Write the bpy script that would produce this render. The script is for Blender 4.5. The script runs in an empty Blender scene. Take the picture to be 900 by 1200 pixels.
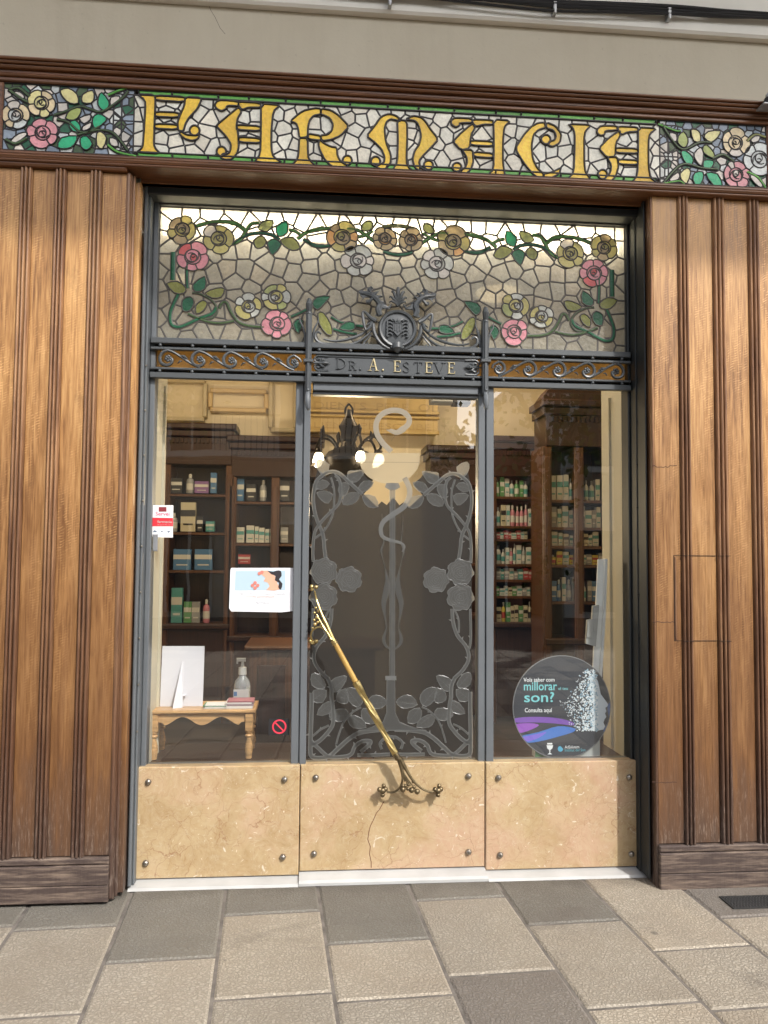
import bpy, math, random
from mathutils import Vector, Matrix
S = bpy.context.scene
COL = S.collection
rnd = random.Random(7)
R_ = math.radians
# ------------------------------------------------------------------ camera
FPX, PITCH, YAW, ROLL, CAMH, CAMD = 950.0, R_(3.17), R_(5.04), R_(0.48), 1.5, None
cp, sp, cy, sy, cr, sr = math.cos(PITCH), math.sin(PITCH), math.cos(YAW), math.sin(YAW), math.cos(ROLL), math.sin(ROLL)
FW = Vector((sy*cp, cy*cp, sp)); RT0 = Vector((cy, -sy, 0)); UP0 = RT0.cross(FW)
RT = RT0*cr + UP0*sr; UP = -RT0*sr + UP0*cr
def ray(px, py): return FW + RT*((px-450)/FPX) - UP*((py-600)/FPX)
_d = ray(450, 1038); CAMD = 0.14 + _d.y*CAMH/(-_d.z)
CAM = Vector((0, -CAMD, CAMH))
def P(px, py, y=0.0):
    d = ray(px, py); t = (y+CAMD)/d.y
    return CAM + d*t
def PG(px, py, z=0.0):
    d = ray(px, py); t = (z-CAMH)/d.z
    return CAM + d*t
def X(y, *pts): return sum(P(a, b, y).x for a, b in pts)/len(pts)
def Z(y, *pts): return sum(P(a, b, y).z for a, b in pts)/len(pts)
cd = bpy.data.cameras.new('camera'); cam = bpy.data.objects.new('camera', cd); COL.objects.link(cam)
cd.sensor_fit = 'VERTICAL'; cd.sensor_height = 36; cd.lens = FPX/1200*36; cd.clip_end = 500; cd.clip_start = 0.05
M = Matrix((RT, UP, -FW)).transposed().to_4x4(); M.translation = CAM; cam.matrix_world = M
S.camera = cam
# ------------------------------------------------------------------ light
SUN_EL, SUN_AZ = R_(43), R_(31)     # azimuth measured from the facade's outward normal (-y) towards +x
sd = Vector((math.sin(SUN_AZ)*math.cos(SUN_EL), -math.cos(SUN_AZ)*math.cos(SUN_EL), math.sin(SUN_EL)))
W = bpy.data.worlds.new('World'); S.world = W; W.use_nodes = True
nt = W.node_tree; sk = nt.nodes.new('ShaderNodeTexSky'); sk.sky_type = 'NISHITA'; sk.sun_disc = False
sk.sun_elevation = SUN_EL; sk.sun_rotation = math.atan2(sd.x, sd.y); sk.dust_density = 3.0; sk.air_density = 1.0
hs = nt.nodes.new('ShaderNodeHueSaturation'); hs.inputs['Saturation'].default_value = 0.55
nt.links.new(sk.outputs[0], hs.inputs['Color']); nt.links.new(hs.outputs[0], nt.nodes['Background'].inputs[0])
nt.nodes['Background'].inputs[1].default_value = 0.15
sl = bpy.data.lights.new('sun', 'SUN'); sl.energy = 1.9; sl.angle = R_(1.4); sl.color = (1, 0.97, 0.93)
so = bpy.data.objects.new('sun', sl); COL.objects.link(so); so.rotation_euler = sd.to_track_quat('Z', 'Y').to_euler()
S.view_settings.view_transform = 'Standard'; S.view_settings.look = 'None'; S.view_settings.gamma = 1
S.view_settings.exposure = 1.2
S.cycles.max_bounces = 8; S.cycles.diffuse_bounces = 4; S.cycles.transparent_max_bounces = 16
S.cycles.use_denoising = True; S.cycles.sample_clamp_indirect = 6; S.cycles.caustics_reflective = False; S.cycles.caustics_refractive = False
# ------------------------------------------------------------------ materials
def mat(name, col, rough=.6, metal=0, spec=.5, bump=0, bscale=60, var=0, vscale=4):
    m = bpy.data.materials.new(name); m.use_nodes = True; n = m.node_tree.nodes; l = m.node_tree.links
    b = n['Principled BSDF']; b.inputs['Base Color'].default_value = (*col, 1); b.inputs['Roughness'].default_value = rough
    b.inputs['Metallic'].default_value = metal; b.inputs['Specular IOR Level'].default_value = spec
    if var or bump:
        tc = n.new('ShaderNodeTexCoord')
    if var:
        no = n.new('ShaderNodeTexNoise'); no.inputs['Scale'].default_value = vscale; no.inputs['Detail'].default_value = 6
        l.new(tc.outputs['Object'], no.inputs['Vector'])
        mx = n.new('ShaderNodeMix'); mx.data_type = 'RGBA'
        mx.inputs[6].default_value = (*[c*(1-var) for c in col], 1); mx.inputs[7].default_value = (*[min(1, c*(1+var)) for c in col], 1)
        rp = n.new('ShaderNodeMapRange'); rp.inputs[1].default_value = .3; rp.inputs[2].default_value = .7
        l.new(no.outputs[0], rp.inputs[0]); l.new(rp.outputs[0], mx.inputs[0]); l.new(mx.outputs[2], b.inputs['Base Color'])
    if bump:
        n2 = n.new('ShaderNodeTexNoise'); n2.inputs['Scale'].default_value = bscale; n2.inputs['Detail'].default_value = 4
        l.new(tc.outputs['Object'], n2.inputs['Vector'])
        bp = n.new('ShaderNodeBump'); bp.inputs['Strength'].default_value = bump; bp.inputs['Distance'].default_value = .01
        l.new(n2.outputs[0], bp.inputs['Height']); l.new(bp.outputs[0], b.inputs['Normal'])
    return m
def emis(name, col, s):
    m = mat(name, col); b = m.node_tree.nodes['Principled BSDF']
    b.inputs['Emission Color'].default_value = (*col, 1); b.inputs['Emission Strength'].default_value = s; return m
class NB:   # small node builder
    def __init__(s, name):
        s.m = bpy.data.materials.new(name); s.m.use_nodes = True; s.n = s.m.node_tree.nodes; s.l = s.m.node_tree.links; s.b = s.n['Principled BSDF']
    def add(s, t, **k):
        x = s.n.new(t)
        for a, v in k.items(): setattr(x, a, v)
        return x
    def lk(s, a, b): s.l.new(a, b)
    def co(s, scale=(1, 1, 1), rot=(0, 0, 0), loc=(0, 0, 0)):
        tc = s.add('ShaderNodeTexCoord'); mp = s.add('ShaderNodeMapping'); mp.inputs['Scale'].default_value = scale
        mp.inputs['Rotation'].default_value = rot; mp.inputs['Location'].default_value = loc; s.lk(tc.outputs['Object'], mp.inputs[0]); return mp.outputs[0]
    def noise(s, v, sc, det=5, rough=.55, dist=0):
        x = s.add('ShaderNodeTexNoise'); x.inputs['Scale'].default_value = sc; x.inputs['Detail'].default_value = det
        x.inputs['Roughness'].default_value = rough; x.inputs['Distortion'].default_value = dist; s.lk(v, x.inputs['Vector']); return x.outputs[0]
    def ramp(s, f, stops):
        x = s.add('ShaderNodeValToRGB'); e = x.color_ramp.elements
        while len(e) < len(stops): e.new(.5)
        for q, (p, c) in zip(e, stops): q.position = p; q.color = (*c, 1) if len(c) == 3 else c
        s.lk(f, x.inputs[0]); return x.outputs[0]
    def mr(s, f, a, b, c=0, d=1):
        x = s.add('ShaderNodeMapRange'); x.inputs[1].default_value = a; x.inputs[2].default_value = b; x.inputs[3].default_value = c; x.inputs[4].default_value = d
        s.lk(f, x.inputs[0]); return x.outputs[0]
    def mix(s, f, a, b, mode='MIX'):
        x = s.add('ShaderNodeMix', data_type='RGBA', blend_type=mode)
        for i, v in ((0, f), (6, a), (7, b)):
            if isinstance(v, (tuple, list)): x.inputs[i].default_value = (*v, 1)
            elif isinstance(v, (int, float)): x.inputs[i].default_value = v
            else: s.lk(v, x.inputs[i])
        return x.outputs[2]
    def math(s, op, a, b=0):
        x = s.add('ShaderNodeMath', operation=op)
        for i, v in ((0, a), (1, b)):
            if isinstance(v, (int, float)): x.inputs[i].default_value = v
            else: s.lk(v, x.inputs[i])
        return x.outputs[0]
    def thin_fresnel(s, gain=1.0, f0=.04):
        lw = s.add('ShaderNodeLayerWeight'); lw.inputs[0].default_value = .5
        p = s.math('POWER', lw.outputs['Facing'], 5.0); return s.math('MINIMUM', s.math('MULTIPLY', s.math('ADD', s.math('MULTIPLY', p, 1-f0), f0), gain), 1.0)
    def bump(s, h, st=.3, d=.01):
        x = s.add('ShaderNodeBump'); x.inputs['Strength'].default_value = st; x.inputs['Distance'].default_value = d; s.lk(h, x.inputs['Height'])
        s.lk(x.outputs[0], s.b.inputs['Normal'])
def oak(name, light, mid, dark, wear=True, flecks=True, rough=.5, full=None):
    """aged varnished oak; grain runs along z, wear (loss of varnish, dirt) rises from the bottom"""
    k = NB(name)
    oi = k.add('ShaderNodeObjectInfo')
    tc = k.add('ShaderNodeTexCoord'); ad = k.add('ShaderNodeVectorMath', operation='ADD'); k.lk(tc.outputs['Object'], ad.inputs[0])
    sc = k.add('ShaderNodeVectorMath', operation='SCALE'); cb = k.add('ShaderNodeCombineXYZ'); 
    k.lk(oi.outputs['Random'], cb.inputs[0]); k.lk(oi.outputs['Random'], cb.inputs[2]); k.lk(cb.outputs[0], sc.inputs[0]); sc.inputs[3].default_value = 37
    k.lk(sc.outputs[0], ad.inputs[1])
    def mp(s, r=(0, 0, 0)):
        x = k.add('ShaderNodeMapping'); x.inputs['Scale'].default_value = s; x.inputs['Rotation'].default_value = r; k.lk(ad.outputs[0], x.inputs[0]); return x.outputs[0]
    g = k.noise(mp((38, 38, 1.6)), 3.2, 8, .65, .2)
    big = k.noise(mp((4, 4, .9)), 1.5, 4)
    c = k.ramp(k.math('ADD', k.math('MULTIPLY', g, .6), k.math('MULTIPLY', big, .42)), [(.38, dark), (.5, mid), (.63, light)])
    if flecks:
        w = k.add('ShaderNodeTexWave', wave_type='BANDS', bands_direction='Z'); w.inputs['Scale'].default_value = 24; w.inputs['Distortion'].default_value = 5.5
        w.inputs['Detail'].default_value = 3; w.inputs['Detail Scale'].default_value = .55; k.lk(mp((1.8, 1.8, 1.1), (0, .25, 0)), w.inputs['Vector'])
        msk = k.mr(k.noise(mp((9, 9, 2.2)), 1.3, 3), .42, .66)
        brk = k.mr(k.noise(mp((30, 30, 14)), 2, 3), .44, .62)
        f = k.math('MULTIPLY', k.math('MULTIPLY', k.mr(w.outputs[0], .55, .85), msk), k.math('MULTIPLY', brk, .7))
        c = k.mix(f, c, tuple(min(1, x*1.3+.03) for x in light))
    geo = k.add('ShaderNodeNewGeometry'); sx = k.add('ShaderNodeSeparateXYZ'); k.lk(geo.outputs['Position'], sx.inputs[0]); z = sx.outputs[2]
    if wear:
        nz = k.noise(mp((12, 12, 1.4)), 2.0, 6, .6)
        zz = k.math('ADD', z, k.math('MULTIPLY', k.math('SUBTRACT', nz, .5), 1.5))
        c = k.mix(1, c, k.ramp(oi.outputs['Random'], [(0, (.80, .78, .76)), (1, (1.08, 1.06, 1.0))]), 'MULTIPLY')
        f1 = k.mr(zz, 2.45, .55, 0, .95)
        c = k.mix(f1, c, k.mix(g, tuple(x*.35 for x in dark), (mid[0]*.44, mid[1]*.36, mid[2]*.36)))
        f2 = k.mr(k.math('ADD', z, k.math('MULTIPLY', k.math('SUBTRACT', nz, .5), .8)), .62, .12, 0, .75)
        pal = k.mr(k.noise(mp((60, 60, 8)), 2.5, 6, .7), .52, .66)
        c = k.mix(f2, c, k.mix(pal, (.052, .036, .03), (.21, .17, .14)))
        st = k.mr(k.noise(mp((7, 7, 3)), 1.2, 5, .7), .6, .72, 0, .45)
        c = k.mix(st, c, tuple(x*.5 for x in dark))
    if full:   # grey weathered wood all over
        pal = k.mr(k.noise(mp((5, 5, 60), (0, .03, 0)), 1.2, 7, .7), .46, .7)
        c = k.mix(pal, full[0], full[1])
    k.lk(c, k.b.inputs['Base Color'])
    k.lk(k.mr(g, .3, .7, rough-.1, rough+.14), k.b.inputs['Roughness'])
    k.bump(g, .35, .004)
    return k.m
def oak_h(name, *a, **kw):   # horizontal grain: same material turned
    m = oak(name, *a, **kw)
    return m
WOOD = oak('oak_board', (.56, .325, .13), (.38, .195, .068), (.17, .075, .026), rough=.42)
REED = oak('oak_moulding', (.40, .225, .11), (.24, .122, .06), (.10, .046, .025), flecks=False, rough=.45)
BASE = oak('weathered_oak', (.16, .09, .06), (.1, .055, .04), (.045, .028, .022), flecks=False, full=((.05, .033, .027), (.19, .14, .105)), rough=.75)
def wood_plain(name, col, rough=.45, axis='X', sc=1.0):
    k = NB(name); s = {'X': (1.2, 30, 30), 'Y': (30, 1.2, 30), 'Z': (30, 30, 1.2)}[axis]
    g = k.noise(k.co(tuple(q*sc for q in s)), 2.2, 6, .6, .3)
    k.lk(k.ramp(g, [(.3, tuple(c*.5 for c in col)), (.52, col), (.72, tuple(min(1, c*1.4) for c in col))]), k.b.inputs['Base Color'])
    k.b.inputs['Roughness'].default_value = rough; k.bump(g, .25, .003); return k.m
CORN = wood_plain('varnished_cornice_wood', (.15, .062, .026), .38, 'X')
SOFF = wood_plain('soffit_wood', (.17, .068, .024), .5, 'X')
DARKW = wood_plain('dark_cabinet_wood', (.026, .0095, .0055), .35, 'Z')
HONEY = wood_plain('honey_wood', (.50, .29, .125), .35, 'X')
ORANGE = wood_plain('orange_counter_wood', (.065, .025, .009), .4, 'Z')
def painted_metal(name, col, rough, scr=.4):
    k = NB(name); v = k.co(); n1 = k.noise(v, 3, 5); n2 = k.noise(v, 45, 5, .7)
    c = k.mix(n1, tuple(x*.75 for x in col), tuple(x*1.25 for x in col))
    c = k.mix(k.mr(n2, .66, .76, 0, scr), c, tuple(min(1, x*2.2+.03) for x in col))
    k.lk(c, k.b.inputs['Base Color']); k.b.inputs['Roughness'].default_value = rough; k.bump(n2, .12, .004); return k.m
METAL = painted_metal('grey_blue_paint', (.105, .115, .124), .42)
METAL_SHADED = painted_metal('grey_blue_paint_shaded', (.016, .019, .020), .5)  # shaded copy of the grey blue frame paint, shade put into the colour
IRON = painted_metal('wrought_iron_paint', (.062, .068, .072), .38, .25)
LEAD = mat('lead_came', (.035, .032, .032), .5, .4)
LEADG = mat('lead_came_grey', (.085, .078, .07), .55, .35)
BRASS = mat('aged_brass', (.50, .38, .16), .32, .9, bump=.1, bscale=90, var=.25, vscale=30)
BRASSD = mat('tarnished_brass', (.17, .13, .075), .4, .85, bump=.2, bscale=90, var=.4, vscale=40)
GOLDW = mat('polished_yellow_grip', (.48, .30, .09), .25, .35, var=.15, vscale=20)
STUD = mat('steel_stud', (.30, .27, .23), .35, .9, var=.3, vscale=60)
GILT = mat('worn_gilt', (.50, .42, .24), .45, .3, var=.4, vscale=60)
def plaster_mat():
    k = NB('beige_plaster'); n1 = k.noise(k.co(), 1.6, 7, .65); n2 = k.noise(k.co((9, 9, .8)), 1.1, 6, .6)
    c = k.mix(k.mr(n1, .35, .7), (.60, .545, .43), (.55, .49, .38)); c = k.mix(k.mr(n2, .5, .72, 0, .18), c, (.42, .37, .28))
    c = k.mix(k.mr(k.noise(k.co(), 40, 3), .68, .74, 0, .3), c, (.34, .3, .24))
    k.lk(c, k.b.inputs['Base Color']); k.b.inputs['Roughness'].default_value = .9; k.bump(k.noise(k.co(), 22, 6, .7), .25, .006); return k.m
PLAST = plaster_mat()
CREAMP = mat('cream_plaster', (.62, .58, .49), .85, var=.08, vscale=3, bump=.1)
CABLE = mat('black_cable', (.012, .012, .014), .5)
CLIP = mat('galvanised_clip', (.45, .46, .47), .4, .8)
def marble():
    k = NB('yellow_fossil_marble'); v = k.co(); 
    wob = k.add('ShaderNodeVectorMath', operation='ADD'); n0 = k.add('ShaderNodeTexNoise'); n0.inputs['Scale'].default_value = 6; n0.inputs['Detail'].default_value = 5
    k.lk(v, n0.inputs['Vector']); s0 = k.add('ShaderNodeVectorMath', operation='SCALE'); s0.inputs[3].default_value = .22; k.lk(n0.outputs[1], s0.inputs[0]); k.lk(v, wob.inputs[0]); k.lk(s0.outputs[0], wob.inputs[1]); w = wob.outputs[0]
    c = k.ramp(k.noise(w, 4.5, 8, .62), [(.3, (.31, .205, .10)), (.5, (.39, .280, .15)), (.7, (.45, .345, .205))])
    c = k.mix(k.mr(k.noise(w, 2.3, 4), .47, .62, 0, .55), c, (.45, .27, .20))
    c = k.mix(k.mr(k.noise(w, 38, 5, .7), .4, .68, 0, .45), c, (.47, .38, .24)); c = k.mix(k.mr(k.noise(w, 55, 4, .7), .56, .72, 0, .4), c, (.24, .15, .075))          # pink drifts
    def vein(scale, lo, hi, col, amt, src=w):
        nonlocal c
        vo = k.add('ShaderNodeTexVoronoi', feature='DISTANCE_TO_EDGE'); vo.inputs['Scale'].default_value = scale; k.lk(src, vo.inputs['Vector'])
        gate = k.mr(k.noise(v, scale*.6, 4), .46, .6)
        f = k.math('MULTIPLY', k.mr(vo.outputs[0], lo, hi, amt, 0), gate); c = k.mix(f, c, col)
    vein(7, 0, .018, (.22, .10, .05), .7); vein(16, 0, .03, (.25, .13, .06), .6); vein(31, 0, .07, (.52, .45, .33), .35)
    sp_ = k.mr(k.noise(k.co((1, 1, 1), (0, .6, 0)), 17, 3, .5, 2.2), .675, .72, 0, .65); c = k.mix(sp_, c, (.68, .63, .53))
    sp2 = k.mr(k.noise(w, 60, 2, .5), .70, .76, 0, .6); c = k.mix(sp2, c, (.80, .70, .56))
    k.lk(c, k.b.inputs['Base Color']); k.b.inputs['Roughness'].default_value = .28; return k.m
MARBLE = marble()
SILL = mat('white_marble', (.40, .40, .39), .4, bump=.05, var=.1, vscale=7)
def slab_mat():
    k = NB('paving_slab'); at = k.add('ShaderNodeAttribute', attribute_name='tone'); v = k.co()
    base = at.outputs['Color']
    v1 = k.add('ShaderNodeTexVoronoi', feature='DISTANCE_TO_EDGE'); v1.inputs['Scale'].default_value = 70
    wob = k.add('ShaderNodeVectorMath', operation='ADD'); n0 = k.add('ShaderNodeTexNoise'); n0.inputs['Scale'].default_value = 40; k.lk(v, n0.inputs['Vector'])
    s0 = k.add('ShaderNodeVectorMath', operation='SCALE'); s0.inputs[3].default_value = .025; k.lk(n0.outputs[1], s0.inputs[0]); k.lk(v, wob.inputs[0]); k.lk(s0.outputs[0], wob.inputs[1])
    k.lk(wob.outputs[0], v1.inputs['Vector'])
    fine = k.mr(v1.outputs[0], .0, .26)
    n1 = k.noise(v, 2.6, 6, .6); n2 = k.noise(v, 26, 5, .7); n3 = k.noise(v, 150, 2, .5)
    c = k.mix(k.math('MULTIPLY', k.math('SUBTRACT', 1, fine), .55), base, (.10, .083, .06))
    c = k.mix(k.mr(n1, .36, .64, .0, .6), c, k.mix(1, base, (.62, .58, .55), 'MULTIPLY'))
    c = k.mix(k.mr(n2, .35, .7, 0, .3), c, k.mix(1, base, (.7, .66, .6), 'MULTIPLY'))
    c = k.mix(k.mr(n3, .6, .72, 0, .35), c, (.07, .06, .05))
    sc = k.noise(k.co((1, 1, 1), (0, 0, .4)), 1.3, 6, .7, .8); c = k.mix(k.mr(sc, .60, .70, 0, .5), c, (.1, .085, .07))
    vg = k.add('ShaderNodeTexVoronoi', feature='F1'); vg.inputs['Scale'].default_value = 3.1; k.lk(k.co((1, 1, .01)), vg.inputs['Vector'])
    wv = k.add('ShaderNodeMath', operation='ADD'); k.lk(vg.outputs['Distance'], wv.inputs[0]); k.lk(k.math('MULTIPLY', k.noise(v, 30, 2), .04), wv.inputs[1])
    c = k.mix(k.mr(wv.outputs[0], .058, .068, .55, 0), c, (.05, .045, .04))
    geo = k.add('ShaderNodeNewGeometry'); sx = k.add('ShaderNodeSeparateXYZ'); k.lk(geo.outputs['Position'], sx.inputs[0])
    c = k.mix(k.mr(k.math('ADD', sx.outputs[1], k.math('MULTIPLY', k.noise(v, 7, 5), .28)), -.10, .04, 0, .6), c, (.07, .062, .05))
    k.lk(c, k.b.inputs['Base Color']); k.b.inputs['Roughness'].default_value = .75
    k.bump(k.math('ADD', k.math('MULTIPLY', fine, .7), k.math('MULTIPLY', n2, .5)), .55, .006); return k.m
SLAB = slab_mat()
MORT = mat('joint_mortar', (.13, .115, .10), .95, bump=.4, bscale=60, var=.35, vscale=12)
# ---- glass
def pane_mat(name, tint=(.93, .95, .94), refl=1.0, rough=.0):
    k = NB(name); k.n.remove(k.b); out = k.n['Material Output']
    tr = k.add('ShaderNodeBsdfTransparent'); tr.inputs[0].default_value = (*tint, 1)
    gl = k.add('ShaderNodeBsdfGlossy'); gl.inputs['Roughness'].default_value = rough
    f = k.thin_fresnel(4.0*refl)
    v = k.co(); bp = k.add('ShaderNodeBump'); bp.inputs['Strength'].default_value = .05; bp.inputs['Distance'].default_value = .01
    k.lk(k.noise(v, 2.3, 2), bp.inputs['Height']); k.lk(bp.outputs[0], gl.inputs['Normal'])
    ms = k.add('ShaderNodeMixShader'); k.lk(f, ms.inputs[0]); k.lk(tr.outputs[0], ms.inputs[1]); k.lk(gl.outputs[0], ms.inputs[2]); k.lk(ms.outputs[0], out.inputs[0]); return k.m
PANE = pane_mat('window_glass')
def frost(name, dcol, tcol, wt, wd, wl):
    """weights: transparent, diffuse, translucent"""
    k = NB(name); k.n.remove(k.b); out = k.n['Material Output']
    t = k.add('ShaderNodeBsdfTransparent'); t.inputs[0].default_value = (.9, .9, .88, 1)
    d = k.add('ShaderNodeBsdfDiffuse'); d.inputs[0].default_value = (*dcol, 1)
    l = k.add('ShaderNodeBsdfTranslucent'); l.inputs[0].default_value = (*tcol, 1)
    m1 = k.add('ShaderNodeMixShader'); m1.inputs[0].default_value = wl/(wd+wl); k.lk(d.outputs[0], m1.inputs[1]); k.lk(l.outputs[0], m1.inputs[2])
    m2 = k.add('ShaderNodeMixShader'); m2.inputs[0].default_value = 1-wt; k.lk(t.outputs[0], m2.inputs[1]); k.lk(m1.outputs[0], m2.inputs[2])
    g = k.add('ShaderNodeBsdfGlossy'); g.inputs['Roughness'].default_value = .25; 
    m3 = k.add('ShaderNodeMixShader'); k.lk(k.thin_fresnel(1.0), m3.inputs[0]); k.lk(m2.outputs[0], m3.inputs[1]); k.lk(g.outputs[0], m3.inputs[2]); k.lk(m3.outputs[0], out.inputs[0]); return k.m
FROST = frost('smoky_frosted_glass', (.026, .025, .024), (.16, .145, .13), .07, .88, .12)
ETCH = frost('etched_white', (.08, .084, .085), (.8, .76, .66), .10, .62, .38)
ETCHL = frost('etched_outline', (.17, .176, .176), (.8, .76, .66), .06, .62, .38)
BOWL = frost('etched_bowl_glass', (.16, .16, .15), (.95, .90, .76), .14, .35, .65)
def stained(name, col, tr=.35, wt=.12, rough=.3, hammer=True):
    """coloured cathedral glass: partly diffuse (opal), partly translucent, slightly see-through"""
    k = NB(name); b = k.b; out = k.n['Material Output']; v = k.co(); oi = k.add('ShaderNodeAttribute', attribute_name='tone')
    n1 = k.noise(v, 9, 3); n2 = k.noise(v, 70, 3)
    c = k.mix(k.mr(n1, .35, .65), tuple(x*.86 for x in col), tuple(min(1, x*1.12) for x in col))
    c = k.mix(k.mr(n2, .42, .62, 0, .35), c, tuple(x*.62 for x in col))
    c = k.mix(1.0, c, oi.outputs['Color'], 'MULTIPLY')
    k.lk(c, b.inputs['Base Color']); b.inputs['Roughness'].default_value = rough; b.inputs['Specular IOR Level'].default_value = .4
    if hammer: k.bump(n2, .5, .006)
    l = k.add('ShaderNodeBsdfTranslucent'); k.lk(c, l.inputs[0]); t = k.add('ShaderNodeBsdfTransparent'); k.lk(c, t.inputs[0])
    m1 = k.add('ShaderNodeMixShader'); m1.inputs[0].default_value = tr; k.lk(b.outputs[0], m1.inputs[1]); k.lk(l.outputs[0], m1.inputs[2])
    m2 = k.add('ShaderNodeMixShader'); m2.inputs[0].default_value = wt; k.lk(m1.outputs[0], m2.inputs[1]); k.lk(t.outputs[0], m2.inputs[2])
    k.lk(m2.outputs[0], out.inputs[0]); return k.m
def sgset(pre, f, tr, wt):
    d = dict(white=(.72, .70, .62), gold=(.72, .46, .07), yellow=(.74, .68, .30), cream=(.78, .62, .38), green=(.035, .34, .16), lime=(.42, .50, .14),
             olive=(.26, .27, .07), dgreen=(.02, .13, .06), pink=(.72, .30, .34), pale=(.70, .74, .72), blue=(.27, .33, .41), border=(.10, .30, .05), vine=(.07, .12, .045),
             lvine=(.16, .38, .09), amber=(.70, .40, .16), rosew=(.76, .70, .62), red=(.6, .12, .12))
    d.update(f); return {k_: stained(pre+'_'+k_, c, tr, wt) for k_, c in d.items()}
SG = sgset('sign_glass', dict(white=(.86, .83, .71), gold=(.98, .60, .05), green=(.03, .48, .22), border=(.12, .42, .06), yellow=(.85, .78, .36), cream=(.88, .72, .44), pink=(.82, .36, .40)), .1, .0)
TG = sgset('transom_glass', dict(white=(.25, .232, .18), yellow=(.52, .46, .17), cream=(.55, .43, .25), lime=(.35, .38, .15), pale=(.55, .56, .50)), .17, .07)
# ------------------------------------------------------------------ mesh builder
class MB:
    def __init__(s): s.v = []; s.f = []; s.mi = []; s.tone = []; s.mats = []; s.cur = 0; s.ct = (1, 1, 1)
    def m(s, material, tone=(1, 1, 1)):
        if material not in s.mats: s.mats.append(material)
        s.cur = s.mats.index(material); s.ct = tone; return s
    def face(s, idx): s.f.append(idx); s.mi.append(s.cur); s.tone.append(s.ct)
    def add(s, vs, fs):
        o = len(s.v); s.v += [tuple(q) for q in vs]
        for f in fs: s.face([i+o for i in f])
    def box(s, x0, x1, y0, y1, z0, z1, bev=0):
        if x0 > x1: x0, x1 = x1, x0
        if y0 > y1: y0, y1 = y1, y0
        if z0 > z1: z0, z1 = z1, z0
        b = min(bev, (x1-x0)*.45, (z1-z0)*.45, (y1-y0)*.45)
        if b <= 0:
            s.add([(x0, y0, z0), (x1, y0, z0), (x1, y1, z0), (x0, y1, z0), (x0, y0, z1), (x1, y0, z1), (x1, y1, z1), (x0, y1, z1)],
                  [(0, 1, 5, 4), (1, 2, 6, 5), (2, 3, 7, 6), (3, 0, 4, 7), (4, 5, 6, 7), (3, 2, 1, 0)]); return
        # chamfered: rounded front (y0) edges
        vs = [(x0+b, y0, z0+b), (x1-b, y0, z0+b), (x1-b, y0, z1-b), (x0+b, y0, z1-b), (x0, y0+b, z0), (x1, y0+b, z0), (x1, y0+b, z1), (x0, y0+b, z1), (x0, y1, z0), (x1, y1, z0), (x1, y1, z1), (x0, y1, z1)]
        s.add(vs, [(0, 1, 2, 3), (4, 5, 1, 0), (5, 6, 2, 1), (6, 7, 3, 2), (7, 4, 0, 3), (8, 9, 5, 4), (9, 10, 6, 5), (10, 11, 7, 6), (11, 8, 4, 7), (11, 10, 9, 8)])
    def tube(s, pts, r, n=8, closed=False, cap=True, flat=1.0, twist=0, lobes=0):
        pts = [Vector(p) for p in pts]; N = len(pts); rs = r if isinstance(r, (list, tuple)) else [r]*N; base = len(s.v); prev = None
        for i, p in enumerate(pts):
            a = pts[(i-1) % N] if (closed or i > 0) else p; b = pts[(i+1) % N] if (closed or i < N-1) else p
            t = (b-a)
            if t.length < 1e-9: t = Vector((0, 0, 1))
            t.normalize(); ref = Vector((0, 1, 0)) if abs(t.y) < .93 else Vector((1, 0, 0))
            u = t.cross(ref).normalized(); w = u.cross(t).normalized()
            if prev is not None and u.dot(prev) < 0 and abs(t.y) >= .93: pass
            prev = u
            for k in range(n):
                an = 2*math.pi*k/n+twist*i; rr = rs[i]*(1+(.22*math.cos(lobes*(2*math.pi*k/n)) if lobes else 0))
                s.v.append(tuple(p+u*math.cos(an)*rr+w*math.sin(an)*rr*flat))
        for i in range(N if closed else N-1):
            j = (i+1) % N
            for k in range(n): s.face([base+i*n+k, base+j*n+k, base+j*n+(k+1) % n, base+i*n+(k+1) % n])
        if cap and not closed:
            s.face([base+k for k in range(n)]); s.face([base+(N-1)*n+n-1-k for k in range(n)])
    def ball(s, c, r, n=10, m=7, sc=(1, 1, 1)):
        c = Vector(c); vs = [(c.x, c.y, c.z+r*sc[2])]
        for i in range(1, m):
            for k in range(n):
                a = math.pi*i/m; b = 2*math.pi*k/n
                vs.append((c.x+r*sc[0]*math.sin(a)*math.cos(b), c.y+r*sc[1]*math.sin(a)*math.sin(b), c.z+r*sc[2]*math.cos(a)))
        vs.append((c.x, c.y, c.z-r*sc[2])); fs = [(0, 1+k, 1+(k+1) % n) for k in range(n)]
        for i in range(m-2):
            for k in range(n): fs.append((1+i*n+k, 1+(i+1)*n+k, 1+(i+1)*n+(k+1) % n, 1+i*n+(k+1) % n))
        L = len(vs)-1; fs += [(L, 1+(m-2)*n+(k+1) % n, 1+(m-2)*n+k) for k in range(n)]; s.add(vs, fs)
    def lathe(s, c, prof, n=16, axis='Z'):
        """prof: (radius, height) from bottom to top"""
        c = Vector(c); o = len(s.v)
        for r, h in prof:
            for k in range(n):
                a = 2*math.pi*k/n; q = (r*math.cos(a), r*math.sin(a), h) if axis == 'Z' else (r*math.cos(a), -h, r*math.sin(a)); s.v.append(tuple(c+Vector(q)))
        for i in range(len(prof)-1):
            for k in range(n): s.face([o+i*n+k, o+i*n+(k+1) % n, o+(i+1)*n+(k+1) % n, o+(i+1)*n+k])
        s.face([o+n-1-k for k in range(n)]); s.face([o+(len(prof)-1)*n+k for k in range(n)])
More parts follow.
